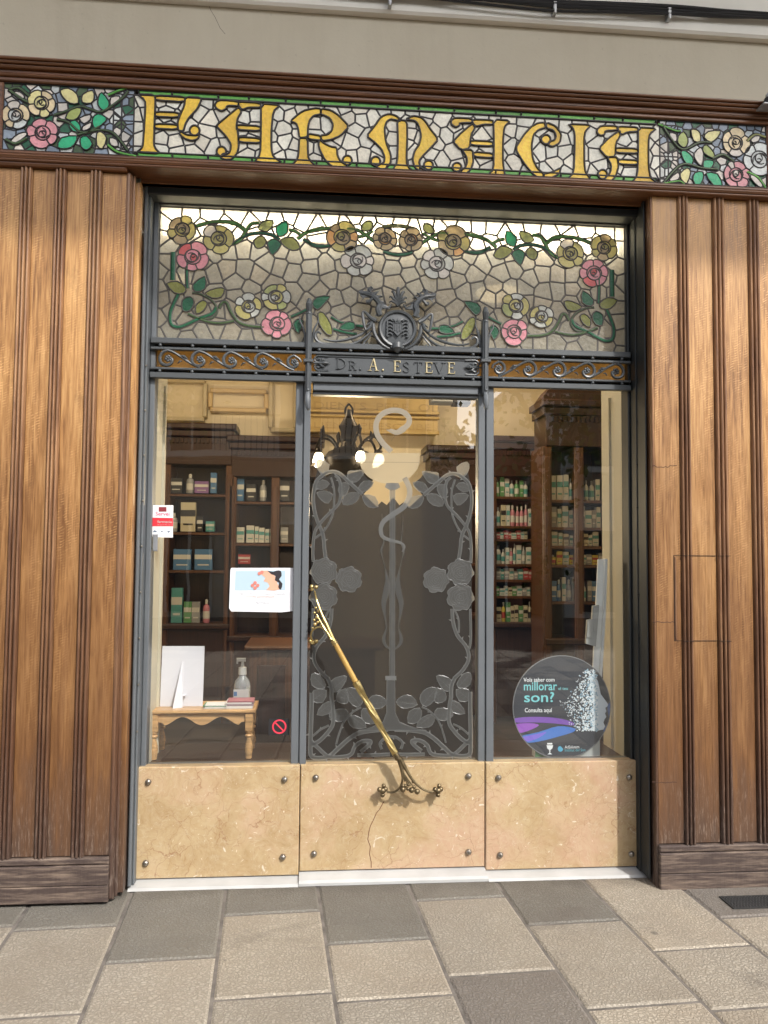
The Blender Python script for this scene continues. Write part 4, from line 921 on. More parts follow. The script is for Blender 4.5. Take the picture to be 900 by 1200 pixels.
    def let(ch, k, xa_, ya, xb_, yb_, gilt):
        a = P(*k([(xa_, yb_)])[0], yl); b = P(*k([(xb_, yb_)])[0], yl); c = P(*k([(xa_, ya)])[0], yl)
        w, h = b.x-a.x, c.z-a.z; T = lambda u, v_: (a.x+u*w, a.z+v_*h); m = MB().m(GILT if gilt else IRON)
        th = .0088; tn = .0042
        def st(pts, wd=None): m.ribbon([T(*q) for q in pts], wd or th, yl, .005)
        def sf(u, v_): st([(u-.2, v_), (u+.2, v_)], .003)
        if ch == 'D': st([(.22, 0), (.22, 1)]); m.ribbon([T(*q) for q in cr_([(.2, .97), (.55, .95), (.88, .7), (.92, .5), (.88, .3), (.55, .05), (.2, .03)], 4)], tn*1.6, yl, .005); sf(.22, 0); sf(.22, 1)
        if ch == 'R': st([(.22, 0), (.22, 1)]); m.ribbon([T(*q) for q in cr_([(.2, .97), (.6, .95), (.8, .75), (.6, .52), (.2, .5)], 4)], tn*1.4, yl, .005); st([(.5, .5), (.88, .03)], th*.85); sf(.22, 0); sf(.22, 1); sf(.88, 0)
        if ch == 'A': st([(.52, 1.0), (.84, 0)]); st([(.5, 1.0), (.14, 0)], tn); st([(.28, .36), (.7, .36)], tn*.8); sf(.14, 0); sf(.86, 0)
        if ch == 'E': st([(.25, 0), (.25, 1)]); st([(.1, .98), (.88, .98)], tn); st([(.1, .02), (.92, .02)], tn); st([(.25, .52), (.7, .52)], tn*.9); st([(.87, .8), (.88, 1)], tn); st([(.9, 0), (.93, .22)], tn); st([(.68, .42), (.68, .62)], tn*.8)
        if ch == 'S': m.ribbon([T(*q) for q in cr_([(.85, .8), (.6, .98), (.25, .9), (.2, .7), (.5, .52), (.82, .34), (.78, .1), (.45, .0), (.15, .18)], 4)], tn*1.5, yl, .005)
        if ch == 'T': st([(.5, 0), (.5, 1)]); st([(.02, .97), (.98, .97)], tn); st([(.03, .78), (.03, .98)], tn*.8); st([(.97, .78), (.97, .98)], tn*.8); sf(.5, 0)
        if ch == 'V': st([(.12, 1), (.5, .0)]); st([(.88, 1), (.52, 0)], tn); sf(.12, 1); sf(.88, 1)
        if ch == '.': m.ball((a.x+w/2, yl-.001, a.z+h/2), h*.5, 8, 5)
        kid(m, 'letter', None, plate, smooth=(ch == '.'))
    let('D', Kx, 312, 162, 412, 265, 0); let('R', Kx, 438, 190, 512, 272, 0); let('.', Kx, 538, 258, 562, 280, 0); let('A', Kx, 626, 165, 722, 280, 1); let('.', Kx, 754, 264, 778, 287, 1)
    let('E', K2, 40, 170, 112, 268, 1); let('S', K2, 122, 180, 190, 272, 0); let('T', K2, 225, 182, 300, 276, 0); let('E', K2, 318, 183, 392, 278, 1); let('V', K2, 400, 188, 500, 280, 0); let('E', K2, 515, 186, 590, 284, 1)
    # ---- crest
    yc = y-.02; C7 = crop(410, 330, 8.18)
    def c7(x, z_, yy=yc): q = P(*C7([(x, z_)])[0], yy); return (q.x, q.z)
    cx, cz = c7(455, 455); Rr = c7(640, 455)[0]-cx
    m = MB().m(IRON); m.lathe((cx, yc, cz), [(Rr*1.0, -.014), (Rr*1.0, .004), (Rr*.93, .014), (Rr*.84, .012), (Rr*.80, .002), (Rr*.6, .003), (Rr*.3, .006), (.001, .007)], 40, 'Y')
    crest = kid(m, 'crest_medallion', None, t, smooth=True)
    m = MB().m(IRON)     # relief: shield, bars and leaf sprays
    m.poly([(cx-.020, cz+.022), (cx+.020, cz+.022), (cx+.020, cz-.012), (cx, cz-.034), (cx-.020, cz-.012)], yc-.014, .012)
    m.tube([(cx-.022, yc-.015, cz+.024), (cx+.022, yc-.015, cz+.024), (cx+.022, yc-.015, cz-.013), (cx, yc-.015, cz-.037), (cx-.022, yc-.015, cz-.013)], .0028, 6, closed=True)
    for i in range(3): m.box(cx-.015+i*.012, cx-.009+i*.012, yc-.018, yc-.013, cz-.018+abs(i-1)*.006, cz+.019)
    r = random.Random(2)
    for sg in (-1, 1):
        for k in range(5):
            z0 = cz+.036-k*.017; q = [(cx+sg*.024, z0), (cx+sg*.036, z0+.009), (cx+sg*.050, z0+.003), (cx+sg*.050, z0-.008), (cx+sg*.040, z0-.006)]
            q = [(a, b) for a, b in q if math.hypot(a-cx, b-cz) < Rr*.86]
            if len(q) > 2: m.tube([(a, yc-.011, b) for a, b in cr_(q, 4)], [.0045]*((len(q)-1)*4)+[.002], 6)
    for sg in (-1, 0, 1): m.tube([(cx+sg*.006, yc-.011, cz+.024), (cx+sg*.014, yc-.013, cz+.040), (cx+sg*.026, yc-.011, cz+.047)], [.004, .005, .002], 6)
    kid(m, 'crest_relief', None, crest, smooth=True)
    m = MB().m(IRON); m.tube([(cx-.0, yc+.0, cz-Rr*.9), (cx, yc-.012, cz-Rr*1.08), (cx, yc-.010, cz-Rr*1.25)], [.030, .024, .006], 12); m.tube([(cx-.032, yc-.005, cz-Rr*.97), (cx, yc-.014, cz-Rr*1.04), (cx+.032, yc-.005, cz-Rr*.97)], [.006, .011, .006], 8); kid(m, 'crest_boss', None, crest, smooth=True)
    m = MB().m(IRON)     # palmette on top
    px_, pz = c7(460, 235)
    for a, L, w in ((0, .088, .010), (22, .074, .008), (-22, .074, .008), (44, .056, .007), (-44, .056, .007), (66, .040, .006), (-66, .040, .006)):
        a = R_(a); m.tube(cr_([(px_, yc, pz), (px_+.5*L*math.sin(a*.7), yc-.008, pz+.5*L*math.cos(a*.7)), (px_+L*math.sin(a*.9), yc-.010, pz+L*math.cos(a*.9)), (px_+L*math.sin(a)+.004*(1 if a > 0 else -1 if a < 0 else 0), yc-.004, pz+L*math.cos(a)-.004)], 3), [.006, .007, w*.8, w, w, w*.9, w*.7, w*.5, w*.4, .002], 6)
    kid(m, 'palmette', None, crest, smooth=True)
    for side in (0, 1):
        mx = (lambda a: 2*cx-a) if side else (lambda a: a)
        def tb(m, pts, rr, yy=yc, n=7, sub=4):
            q = cr_([c7(*p_) for p_ in pts], sub); N = len(q)
            if isinstance(rr, (list, tuple)):
                L = len(rr)-1; rad = [rr[min(L-1, int(i/(N-1)*L))]+(rr[min(L-1, int(i/(N-1)*L))+1]-rr[min(L-1, int(i/(N-1)*L))])*(i/(N-1)*L-min(L-1, int(i/(N-1)*L))) for i in range(N)]
            else: rad = rr
            m.tube([(mx(a), yy, b) for a, b in q], rad, n)
        m = MB().m(IRON)
        sil = [(92, 90), (115, 85), (140, 95), (165, 90), (165, 65), (185, 55), (210, 55), (218, 75), (200, 95), (215, 110), (245, 100), (272, 98), (262, 112), (240, 122), (270, 135), (300, 140), (315, 148), (285, 155), (262, 160), (275, 180), (300, 195), (330, 215), (350, 240), (372, 250), (340, 262), (310, 250), (300, 290), (275, 330), (240, 330), (262, 290), (262, 250), (250, 205), (225, 175), (200, 180), (195, 210), (175, 215), (155, 205), (150, 185), (165, 175), (185, 180), (190, 155), (160, 150), (135, 155), (122, 165), (120, 150), (105, 140), (95, 125), (105, 110)]
        m.poly([(mx(a), b) for a, b in (c7(*q_) for q_ in sil)], yc-.006, .010)
        tb(m, [(290, 330), (270, 270), (285, 220), (240, 160), (190, 130), (130, 118)], [.013, .015, .013, .014, .012, .005], yc-.006)   # neck and head
        tb(m, [(215, 165), (175, 205), (165, 185)], [.008, .006, .003], yc-.008)      # jaw
        tb(m, [(130, 120), (95, 110), (92, 90)], [.007, .005, .001], yc-.006)         # snout curl
        tb(m, [(200, 120), (185, 80), (205, 55), (225, 80)], [.006, .005, .004, .001], yc-.008)   # horn
        tb(m, [(240, 130), (262, 105), (280, 100)], [.006, .004, .001], yc-.008); tb(m, [(265, 165), (290, 140), (310, 148)], [.006, .004, .001], yc-.008); tb(m, [(280, 210), (310, 195), (330, 215)], [.006, .004, .001], yc-.006)
        tb(m, [(150, 150), (120, 175), (108, 205)], [.002, .0018, .001], yc-.01)      # tongue
        a_, b_ = c7(205, 118); m.ball((mx(a_), yc-.020, b_), .0035, 6, 4)
        tb(m, [(330, 230), (370, 250), (400, 215)], [.007, .006, .003]); tb(m, [(300, 260), (340, 250), (380, 262)], [.004, .006, .003])
        tb(m, [(250, 380), (200, 350), (150, 300), (122, 300), (130, 380), (150, 460), (190, 440), (210, 390)], [.011, .009, .007, .007, .008, .006, .008, .009], yc-.004)   # wing
        tb(m, [(150, 305), (195, 345), (240, 350)], [.004, .005, .006]); tb(m, [(160, 420), (195, 395), (230, 385)], [.003, .005, .006])
        tb(m, [(225, 400), (230, 470), (260, 540), (310, 600), (380, 640)], [.009, .010, .009, .008, .007], yc+.004)      # body alongside the medallion
        kid(m, 'dragon', None, crest, smooth=True)
        m = MB().m(IRON); Q = lambda pts: [((x+350*0)*1.0, z_) for x, z_ in pts]
        T6 = crop(350, 325, 8.18); t6 = lambda x, z_: ((lambda q: (q.x, q.z))(P(*T6([(x, z_)])[0], yc+.01)))
        def t2(pts, rr):
            q = cr_([t6(*p_) for p_ in pts], 5); N = len(q); m.tube([(mx(a), yc+.012, b) for a, b in q], [rr*(1-.5*abs(2*i/N-1)) for i in range(N)], 7)
        t2([(215, 545), (195, 525), (165, 535), (160, 580), (200, 625), (290, 645), (420, 650), (540, 630), (640, 570), (700, 510)], .009)
        t2([(240, 590), (330, 610), (440, 600), (560, 565), (640, 520), (690, 470)], .008)
        t2([(130, 640), (140, 560), (150, 500), (170, 460)], .005); t2([(110, 655), (160, 640), (180, 625)], .006)
        t2([(700, 540), (660, 590), (625, 630), (640, 660), (665, 650), (655, 625)], .006)
        kid(m, 'base_scroll', None, crest, smooth=True)
ironwork()
# ================================================================== door and windows
def door():
    t = thing('entrance_door', 'glazed entrance door with etched rose border and serpent bowl, brass handle set diagonally across', 'door', ((xm1+xn0)/2, 0, z_mar))
    m = MB().m(PANE); m.poly([(xm1-.006, z_mar-.004), (xn0+.004, z_mar-.004), (xn0+.004, z_dh), (xm1-.006, z_dh)], .0, 0); pane = kid(m, 'glass_pane', None, t)
    y = -.0015; 
    # smoky panel with a scalloped top
    right = [(553, 572), (548, 553), (538, 562), (530, 556), (520, 560), (510, 556), (498, 553), (493, 560), (484, 567), (490, 574), (495, 580), (480, 594), (474, 588), (468, 592), (462, 584)]
    Rp = pl(right, y); xc = P(459.8, 700, y).x
    poly = Rp+[(2*xc-a, b) for a, b in Rp[::-1]]; zb = P(459, 887, y).z; x0, x1 = X(y, (363.5, 700)), X(y, (553, 700)); poly = poly+[(x0, zb), (x1, zb)]
    xr_ = 2*xc-x0
    m = MB().m(FROST); m.poly(poly, y, 0); kid(m, 'frosted_panel', None, pane)
    E = MB().m(ETCH); L = 1
    ye = y-.0012; E4, E5, E7 = crop(455, 540, 8.18), crop(455, 640, 8.18), crop(455, 780, 8.18)
    cnt = [0]
    def both(q, fn):
        for qq in (q, [(2*xc-a, b) for a, b in q]): cnt[0] += 1; fn(qq)
    def fill(k, pts):
        q = pl(k(cr_(pts, 2, True)), ye)
        def fn(qq):
            E.m(ETCH); E.poly(qq, ye-.0001*(cnt[0] % 5), 0); E.m(ETCHL); E.ribbon(qq, .0030, ye-.0006, .0004, True)
            n_ = len(qq); d_ = max(((math.hypot(qq[i][0]-qq[j][0], qq[i][1]-qq[j][1]), i, j) for i in range(n_) for j in range(i)))
            A_, B_ = Vector(qq[d_[1]]), Vector(qq[d_[2]]); E.ribbon([tuple(A_), tuple(A_.lerp(B_, .5)), tuple(B_)], [.0018, .0014, .001], ye-.0006, .0003)
            nn = Vector((-(B_-A_).y, (B_-A_).x))*.2
            for f_ in (.3, .5, .7):
                for sg_ in (-1, 1): E.ribbon([tuple(A_.lerp(B_, f_)), tuple(A_.lerp(B_, f_+.12*(1 if sg_ > 0 else 1))+nn*sg_)], [.0011, .0007], ye-.0006, .0002)
        both(q, fn)
    def stem(k, pts, w=5.2):
        q = pl(k(cr_(pts, 6)), ye); W_ = w*.0039
        def fn(qq):
            d = .0001*(cnt[0] % 6); E.m(ETCHL); E.ribbon(qq, W_, ye-.0007-d, .0003); E.m(ETCH); E.ribbon(qq, W_*.62, ye-.0011-d, .0003)
            for i in range(5, len(qq)-2, 9):     # thorns
                a, b = qq[i], qq[i+1]; dx, dz = b[0]-a[0], b[1]-a[1]; Ln = math.hypot(dx, dz) or 1; s_ = 1 if (i//9) % 2 else -1
                nx, nz = -dz/Ln*s_, dx/Ln*s_; E.m(ETCHL); E.poly([(a[0]+nx*W_*.4, a[1]+nz*W_*.4), (a[0]+nx*W_*1.15, a[1]+nz*W_*1.15), (a[0]+nx*W_*.4+dx/Ln*.012, a[1]+nz*W_*.4+dz/Ln*.012)], ye-.0013-d, .0003)
        both(q, fn)
    for p_ in ([(655, 60), (755, 10), (775, 70), (740, 140), (690, 160)], [(325, 100), (420, 110), (480, 120), (470, 210), (400, 215), (350, 160)], [(235, 210), (330, 205), (380, 270), (375, 310), (290, 290)],
        [(220, 350), (330, 335), (330, 390), (280, 450), (190, 445)], [(380, 320), (460, 320), (520, 370), (520, 435), (430, 425), (375, 370)], [(470, 235), (540, 230), (570, 300), (530, 360), (480, 310)], [(650, 240), (720, 205), (790, 270), (720, 300)], [(620, 340), (700, 310), (770, 330), (720, 400), (660, 425)]): fill(E4, p_)
    stem(E4, [(340, 330), (470, 215), (560, 140), (640, 125), (720, 165), (780, 240), (800, 400), (770, 560), (705, 720), (690, 850), (672, 960)], 4.6); stem(E4, [(640, 180), (610, 280), (605, 400), (620, 540), (690, 680), (780, 760)], 2.6)
    stem(E4, [(600, 160), (560, 200), (545, 300), (560, 420), (640, 510), (720, 600), (780, 700), (795, 860), (790, 980)], 3.8)
    for p_ in ([(460, 100), (530, 100), (605, 140), (600, 230), (545, 245), (490, 180)], [(655, 180), (720, 80), (790, 75), (785, 180), (700, 220)], [(310, 280), (370, 220), (460, 215), (440, 330), (360, 395), (310, 350)], [(470, 215), (545, 260), (550, 330), (480, 360), (440, 330)],
        [(75, 345), (140, 290), (220, 290), (280, 375), (180, 410), (120, 400)], [(190, 550), (200, 440), (300, 405), (320, 470), (280, 545)], [(270, 590), (320, 500), (430, 465), (440, 530), (390, 590)], [(440, 470), (470, 410), (590, 420), (620, 480), (540, 530), (470, 510)], [(590, 340), (680, 360), (735, 460), (620, 450)], [(650, 230), (770, 230), (785, 330), (680, 340)]): fill(E7, p_)
    stem(E5, [(612, 600), (620, 720), (660, 850), (750, 970), (770, 1080), (720, 1180), (640, 1260)], 4.6); stem(E5, [(785, 600), (790, 900), (765, 1000)], 3.2); stem(E5, [(635, 610), (672, 700), (676, 830)], 2.4)
    stem(E7, [(640, 110), (605, 200), (600, 300), (588, 380), (580, 520), (610, 600), (700, 700), (790, 750)], 5); stem(E7, [(320, 395), (400, 440), (480, 530), (530, 660), (550, 740)], 2.4)
    stem(E7, [(60, 612), (200, 618), (340, 640), (440, 700), (540, 790), (610, 850), (700, 868), (775, 850), (790, 760), (785, 400), (785, 250)], 5.4)
    stem(E7, [(320, 820), (240, 755), (230, 720), (300, 718), (370, 760), (410, 840), (500, 862), (620, 855), (720, 770), (790, 700)], 4.8); stem(E7, [(40, 850), (200, 852), (350, 850)], 4.4); stem(E7, [(120, 800), (135, 740), (80, 690), (20, 680)], 3.4); stem(E7, [(620, 560), (700, 600), (770, 660)], 2.6)
    r = random.Random(9)
    def erose(k, x, z_, R):
        q = pl(k([(x+R*(1+.07*math.sin(7*a+1)+.03*math.sin(13*a))*math.cos(a), z_+R*(1+.07*math.sin(7*a+1)+.03*math.sin(13*a))*math.sin(a)) for a in [2*math.pi*i/40 for i in range(40)]]), ye)
        def fn(qq):
            E.m(ETCH); E.poly(qq, ye-.0015, 0); E.m(ETCHL); E.ribbon(qq, .0034, ye-.002, .0003, True)
            cx = sum(a for a, b in qq)/len(qq); cz = sum(b for a, b in qq)/len(qq)
            for f in (.8, .62, .45, .28, .12): ph = r.uniform(0, 6); E.ribbon([(cx+(a-cx)*f*(1+.1*math.sin(3*i/6+ph)), cz+(b-cz)*f*(1+.1*math.sin(4*i/6+ph))) for i, (a, b) in enumerate(qq)], .0022, ye-.0021, .0003, True)
        both(q, fn)
    erose(E5, 455, 325, 118); erose(E5, 690, 250, 122); erose(E5, 690, 490, 126)
    # bowl of Hygieia with serpent, on a long stem
    yb = ye-.0022; w2 = lambda dx: dx*.0039
    def c_(pts): return pl(pts, yb)
    m_ = E.m(BOWL); bowl = [(421, 530.5), (492, 531)]+[(456.5+35.5*math.cos(a), 538+29*math.sin(a)) for a in [math.pi*i/16 for i in range(0, 17)]]; E.poly(c_(bowl), yb, 0)
    E.m(ETCH); E.ribbon(c_([(423, 541.5), (491, 542)]), .002, yb-.0006, .0002)
    E.m(ETCHL)
    k3 = crop(350, 450, 3.913)
    body = cr_([(425, 310), (385, 270), (360, 230), (355, 185), (375, 145), (420, 122), (470, 125), (503, 150), (505, 180), (480, 205), (450, 222), (418, 212)], 5)
    N = len(body); E.ribbon(pl(k3(body), yb-.0008), [w2(6.8) if i < N*.8 else w2(6.8)*(1.25-(i/N-.8)*3.2) for i in range(N)], yb-.0008, .0004)
    E.ribbon(pl(k3([(418, 215), (402, 210)]), yb-.0008), [.012, .002], yb-.0008, .0004); E.ribbon(pl(k3([(450, 225), (425, 260)]), yb-.0008), .0018, yb-.0008, .0004)
    body = cr_([(485, 430), (505, 470), (508, 510), (485, 560), (430, 600), (390, 630), (376, 665), (385, 700), (425, 718), (465, 728), (485, 745), (475, 770)], 5); N = len(body)
    E.m(ETCHL); E.ribbon(pl(k3(body), yb-.0008), [w2(6.6)*(1-.72*max(0, i/N-.35)/.65) for i in range(N)], yb-.0008, .0004)
    E.m(ETCH); E.ribbon(c_([(460, 567), (460, 794)]), w2(6.0), yb-.0002, .0003); E.m(ETCHL)
    for dx in (-3.1, -.2, 2.9): E.ribbon(c_([(460+dx, 567), (459.5+dx, 794)]), .0026, yb-.0006, .0003)
    E.poly(c_([(453, 566), (467, 566), (469, 571), (464, 574), (456, 574), (451, 571)]), yb-.001, .0004); E.poly(c_([(451.5, 792), (464.5, 792), (464.5, 797), (451.5, 797)]), yb-.001, .0004)
    base = [(453.3, 797), (462.7, 797), (463, 835), (468, 846), (482, 852), (500, 856), (420, 856), (436, 852), (449, 846), (453, 835)]; E.m(ETCH); E.poly(c_(base), yb-.0004, 0); E.m(ETCHL); E.ribbon(c_(base), .0028, yb-.0009, .0003, True)
    for sg in (-1, 1):     # ribbons hanging beside the stem
        X_ = lambda px: 459.8+sg*(px-459.8)
        q = [(472, 602), (471.5, 620), (470, 635), (473, 645), (471, 655), (468, 668), (466, 682), (467.5, 695), (470, 707), (469, 720), (467, 735), (470, 748), (468, 756), (461, 762)]
        wd = [.3, .8, 1.6, 2.4, 1, 1.6, 5.5, 7.4, 6.2, 3.2, 1.4, 4.2, 3.4, 1]
        q2 = cr_([(X_(a), b, w) for (a, b), w in zip(q, wd)], 4); E.m(ETCH); E.ribbon(c_([(a, b) for a, b, w in q2]), [w2(w) for a, b, w in q2], yb-.0003, .0003)
    kid(E, 'etched_decoration', None, pane)
    # ---- brass handle
    H6, H7 = crop(345, 675, 9.6), crop(400, 780, 6.923)
    def hp(k, x, z_, y_): q = P(*k([(x, z_)])[0], y_); return tuple(q)
    g = MB().m(GOLDW); A, B = hp(H6, 462, 770, -.115), hp(H7, 115, 130, -.125); g.tube([A, B], [.0125, .0135], 16); handle = kid(g, 'handle_grip', None, t, smooth=True)
    m = MB().m(BRASS); C, D_ = Vector(hp(H7, 118, 132, -.125)), Vector(hp(H7, 442, 722, -.13)); n = 40
    m.tube([tuple(C+(D_-C)*i/n) for i in range(n+1)], [.0145-.002*i/n for i in range(n+1)], 16, twist=.085, lobes=4); kid(m, 'twisted_rod', None, handle)
    m = MB().m(BRASS)
    for f in (-.004, .004, .012): q = Vector(A)+(Vector(A)-Vector(B)).normalized()*(f+.006); d = (Vector(A)-Vector(B)).normalized(); m.tube([tuple(q-d*.003), tuple(q+d*.003)], .0145, 14)
    kid(m, 'collar', None, handle, smooth=True)
    m = MB().m(BRASSD)
    for f in (-.004, .004, .012, .02): q = D_+(D_-C).normalized()*f; d = (D_-C).normalized(); m.tube([tuple(q-d*.003), tuple(q+d*.003)], .014, 14)
    kid(m, 'collar', None, handle, smooth=True)
    m = MB().m(BRASS)
    def tb(k, pts, rr, n=5):
        q = [hp(k, *p_) for p_ in pts]; q = cr_(q, n); N = len(q); L = len(rr)-1
        rad = [rr[min(L-1, int(i/(N-1)*L))]*(1-(i/(N-1)*L-min(L-1, int(i/(N-1)*L))))+rr[min(L-1, int(i/(N-1)*L))+1]*(i/(N-1)*L-min(L-1, int(i/(N-1)*L))) for i in range(N)]
        m.tube(q, rad, 8)
    tb(H6, [(440, 730, -.115), (370, 560, -.110), (300, 410, -.10), (250, 270, -.085), (228, 170, -.05)], [.011, .007, .0055, .0055, .004])
    tb(H6, [(420, 715, -.115), (360, 620, -.105), (290, 575, -.09), (215, 600, -.075), (185, 660, -.055), (200, 720, -.035)], [.010, .006, .0045, .005, .0045, .004])
    tb(H6, [(430, 700, -.115), (350, 560, -.10), (310, 490, -.095)], [.006, .0035, .003]); tb(H6, [(420, 710, -.115), (330, 570, -.10), (275, 500, -.09)], [.006, .0035, .003]); tb(H6, [(410, 700, -.115), (320, 560, -.10), (250, 430, -.09)], [.006, .003, .003])
    for x, z_, rr in ((240, 360, .007), (272, 395, .0095), (228, 415, .007), (255, 465, .0095), (222, 495, .007), (285, 510, .008), (232, 545, .0095), (262, 520, .007), (330, 490, .007), (300, 555, .008), (205, 585, .006)): m.ball(hp(H6, x, z_, -.088), rr, 9, 6)
    for x, z_, yy in ((195, 120, -.035), (245, 125, -.045), (215, 745, -.03), (245, 735, -.04), (180, 730, -.03)): m.ball(hp(H6, x, z_, yy), .0105, 10, 7)
    tb(H6, [(200, 150, -.0), (200, 150, -.05)], [.008, .008]); tb(H6, [(200, 750, -.0), (200, 750, -.045)], [.012, .008])
    kid(m, 'upper_bracket', None, handle, smooth=True)
    m = MB().m(BRASSD)
    tb(H7, [(465, 745, -.13), (485, 830, -.13), (497, 910, -.128), (480, 980, -.122), (430, 1025, -.112), (370, 1025, -.10)], [.013, .0075, .0055, .0055, .005, .005])
    tb(H7, [(470, 745, -.13), (530, 850, -.13), (580, 930, -.128), (650, 995, -.122), (720, 1025, -.112), (760, 1015, -.10)], [.013, .0075, .006, .0055, .005, .005])
    for a, b in ((515, 940), (535, 960), (560, 975), (600, 1000)): tb(H7, [(480, 780, -.13), (505, 870, -.132), (a, b, -.13)], [.007, .0035, .0035])
    for x, z_, rr in ((500, 1005, .0135), (520, 975, .009), (545, 965, .009), (570, 1010, .0135), (590, 985, .009), (615, 1022, .0135), (585, 940, .009), (540, 1000, .009), (500, 975, .009)): m.ball(hp(H7, x, z_, -.125), rr, 10, 7)
    for X0 in (335, 785):
        for dx, dz, rr in ((0, 0, .0155), (-25, -10, .012), (22, -12, .012), (0, 35, .011), (8, -40, .010)): m.ball(hp(H7, X0+dx, 1015+dz, -.10), rr, 10, 7)
        tb(H7, [(X0, 1015, -.05), (X0, 1015, -.10)], [.014, .010])
    kid(m, 'lower_bracket', None, handle, smooth=True)
door()
def window(xa, xb, label):
    m = MB().m(PANE); m.poly([(xa-.004, z_mar-.004), (xb+.004, z_mar-.004), (xb+.004, z_fr+.006), (xa-.004, z_fr+.006)], .0, 0); return solo(m, 'display_window', label, 'window')
window(xg0, xm0, 'left display window pane in front of the small wooden table'); window(xn1, xg1, 'right display window pane behind which the round sleep sign stands')
# ================================================================== interior of the shop
RX0, RX1, RY1, RZ0, RZ1 = -2.3, 2.5, 3.3, .12, 3.45
YEL = mat('warm_cream_wall', (.72, .62, .45), .8, var=.05, vscale=2)
CREAMW = mat('cream_reveal_paint', (.52, .47, .36), .7, var=.06, vscale=3)
def interior():
    m = MB().m(YEL); m.box(RX0-.1, RX0, .36, RY1, RZ0, RZ1); m.box(RX1, RX1+.1, .36, RY1, RZ0, RZ1); m.box(RX0-.1, RX1+.1, RY1, RY1+.1, RZ0, RZ1); m.box(RX0-.1, xc0, .351, .37, RZ0, RZ1); m.box(xc1, RX1+.1, .351, .37, RZ0, RZ1); m.box(xc0, xc1, .351, .37, z_top+.03, RZ1)
    struct(m.build('interior_wall'))
    m = MB().m(YEL); m.box(RX0-.1, RX1+.1, .13, RY1+.1, RZ1+.001, RZ1+.1); struct(m.build('interior_ceiling'))
    k = NB('chequer_tile_floor'); ck = k.add('ShaderNodeTexChecker'); ck.inputs['Scale'].default_value = 3.3; ck.inputs[1].default_value = (.05, .038, .03, 1); ck.inputs[2].default_value = (.025, .018, .015, 1); k.lk(k.co(), ck.inputs[0]); k.lk(ck.outputs[0], k.b.inputs['Base Color']); k.b.inputs['Roughness'].default_value = .3
    m = MB().m(k.m); m.box(RX0-.1, RX1+.1, .36, RY1+.1, RZ0-.05, RZ0-.001); struct(m.build('interior_floor'))
    # display plinths and cream reveals behind the side windows
    for xa, xb, lab in ((xg0, xm0, 'left'), (xn1, xg1, 'right')):
        t = thing('display_plinth', 'low dark window plinth with a cream side panel inside the %s display window' % lab, 'plinth', ((xa+xb)/2, .2, RZ0))
        m = MB().m(DARKW); m.box(xa-.03, xb+.02, .052, .46, RZ0, z_mar-.012); kid(m, 'plinth_box', None, t)
        x = xg0 if lab == 'left' else xg1; d = -1 if lab == 'left' else 1
        m = MB().m(CREAMW); m.box(x-d*.0, x+d*.04, .055, .34 if d > 0 else .30, z_mar-.012, z_top); m.box(x-d*.012, x-d*.0, .20, .225, z_mar, z_fr); kid(m, 'side_panel', None, t)
    # carved cornice on the back wall
    t = thing('wall_cornice', 'cream and gold moulded cornice with carved letters high on the back wall', 'cornice', (0, RY1-.1, 2.5))
    m = MB().m(mat('gilded_plaster', (.50, .36, .15), .5, .1, var=.15)); yb = RY1-.16; Zc = lambda py: Z(yb, (450, py))
    xa, xb = X(yb, (358, 480)), X(yb, (513, 480)); m.box(xa, xb, yb, RY1, Zc(507), Zc(440)); 
    for py, d in ((484, .05), (489, .03), (507, .03), (505, .02), (450, .06), (462, .03)): m.box(xa-.01, xb+.01, yb-d, yb, Zc(py)-.012, Zc(py)+.012, .005)
    kid(m, 'cornice_band', None, t)
    m = MB().m(mat('raised_gilt_letter', (.40, .28, .11), .5)); put_text(m, 'DIENTS  PERE  OI', 368, 479, 508, 9, yb-.004); kid(m, 'carved_lettering', None, t); m = MB().m(mat('raised_gilt_letter_low', (.42, .29, .12), .5)); put_text(m, 'LIENS  PRESCRIBE', 368, 501, 505, 7, yb-.004); kid(m, 'carved_lettering', None, t)
    # panel mouldings on the left part of the wall
    yb = RY1-.02
    for i, (a, b, c, d) in enumerate(((192, 446, 240, 492), (247, 458, 312, 482), (318, 446, 346, 505))):
        t = thing('wall_moulding', ['cream moulded panel on the wall, leftmost above the cabinets', 'gold edged moulded panel on the wall above the cabinets in the left window', 'narrow cream moulded panel beside the left mullion'][i], 'moulding', tuple(P((a+c)/2, (b+d)/2, yb)))
        p, q = P(a, b, yb), P(c, d, yb); m = MB().m(mat('panel_moulding_%s' % ('cream', 'gold', 'tan')[i], (.55, .40, .2) if i == 1 else (.5, .42, .28), .5))
        for z in (p.z, q.z): m.box(p.x, q.x, yb-.035, yb, z-.02, z+.02, .008)
        for x in (p.x, q.x): m.box(x-.02, x+.02, yb-.03, yb, q.z+.02, p.z-.02, .008)
        kid(m, 'frame_strip', None, t)
interior()
PRODC = dict(white=(.75, .74, .70), cream=(.68, .62, .45), pink=(.62, .22, .30), teal=(.10, .38, .38), blue=(.08, .22, .45), green=(.12, .35, .14), yellow=(.72, .6, .1), red=(.5, .06, .07), grey=(.35, .36, .38), black=(.03, .03, .035), purple=(.28, .14, .38), orange=(.65, .25, .06))
PM = {k: mat('packaging_'+k, tuple(q*.55 for q in v), .4) for k, v in PRODC.items()}
GL = MB
ORD = ['first', 'second', 'third', 'fourth', 'fifth', 'sixth', 'seventh', 'eighth', 'ninth', 'tenth', 'eleventh', 'twelfth']
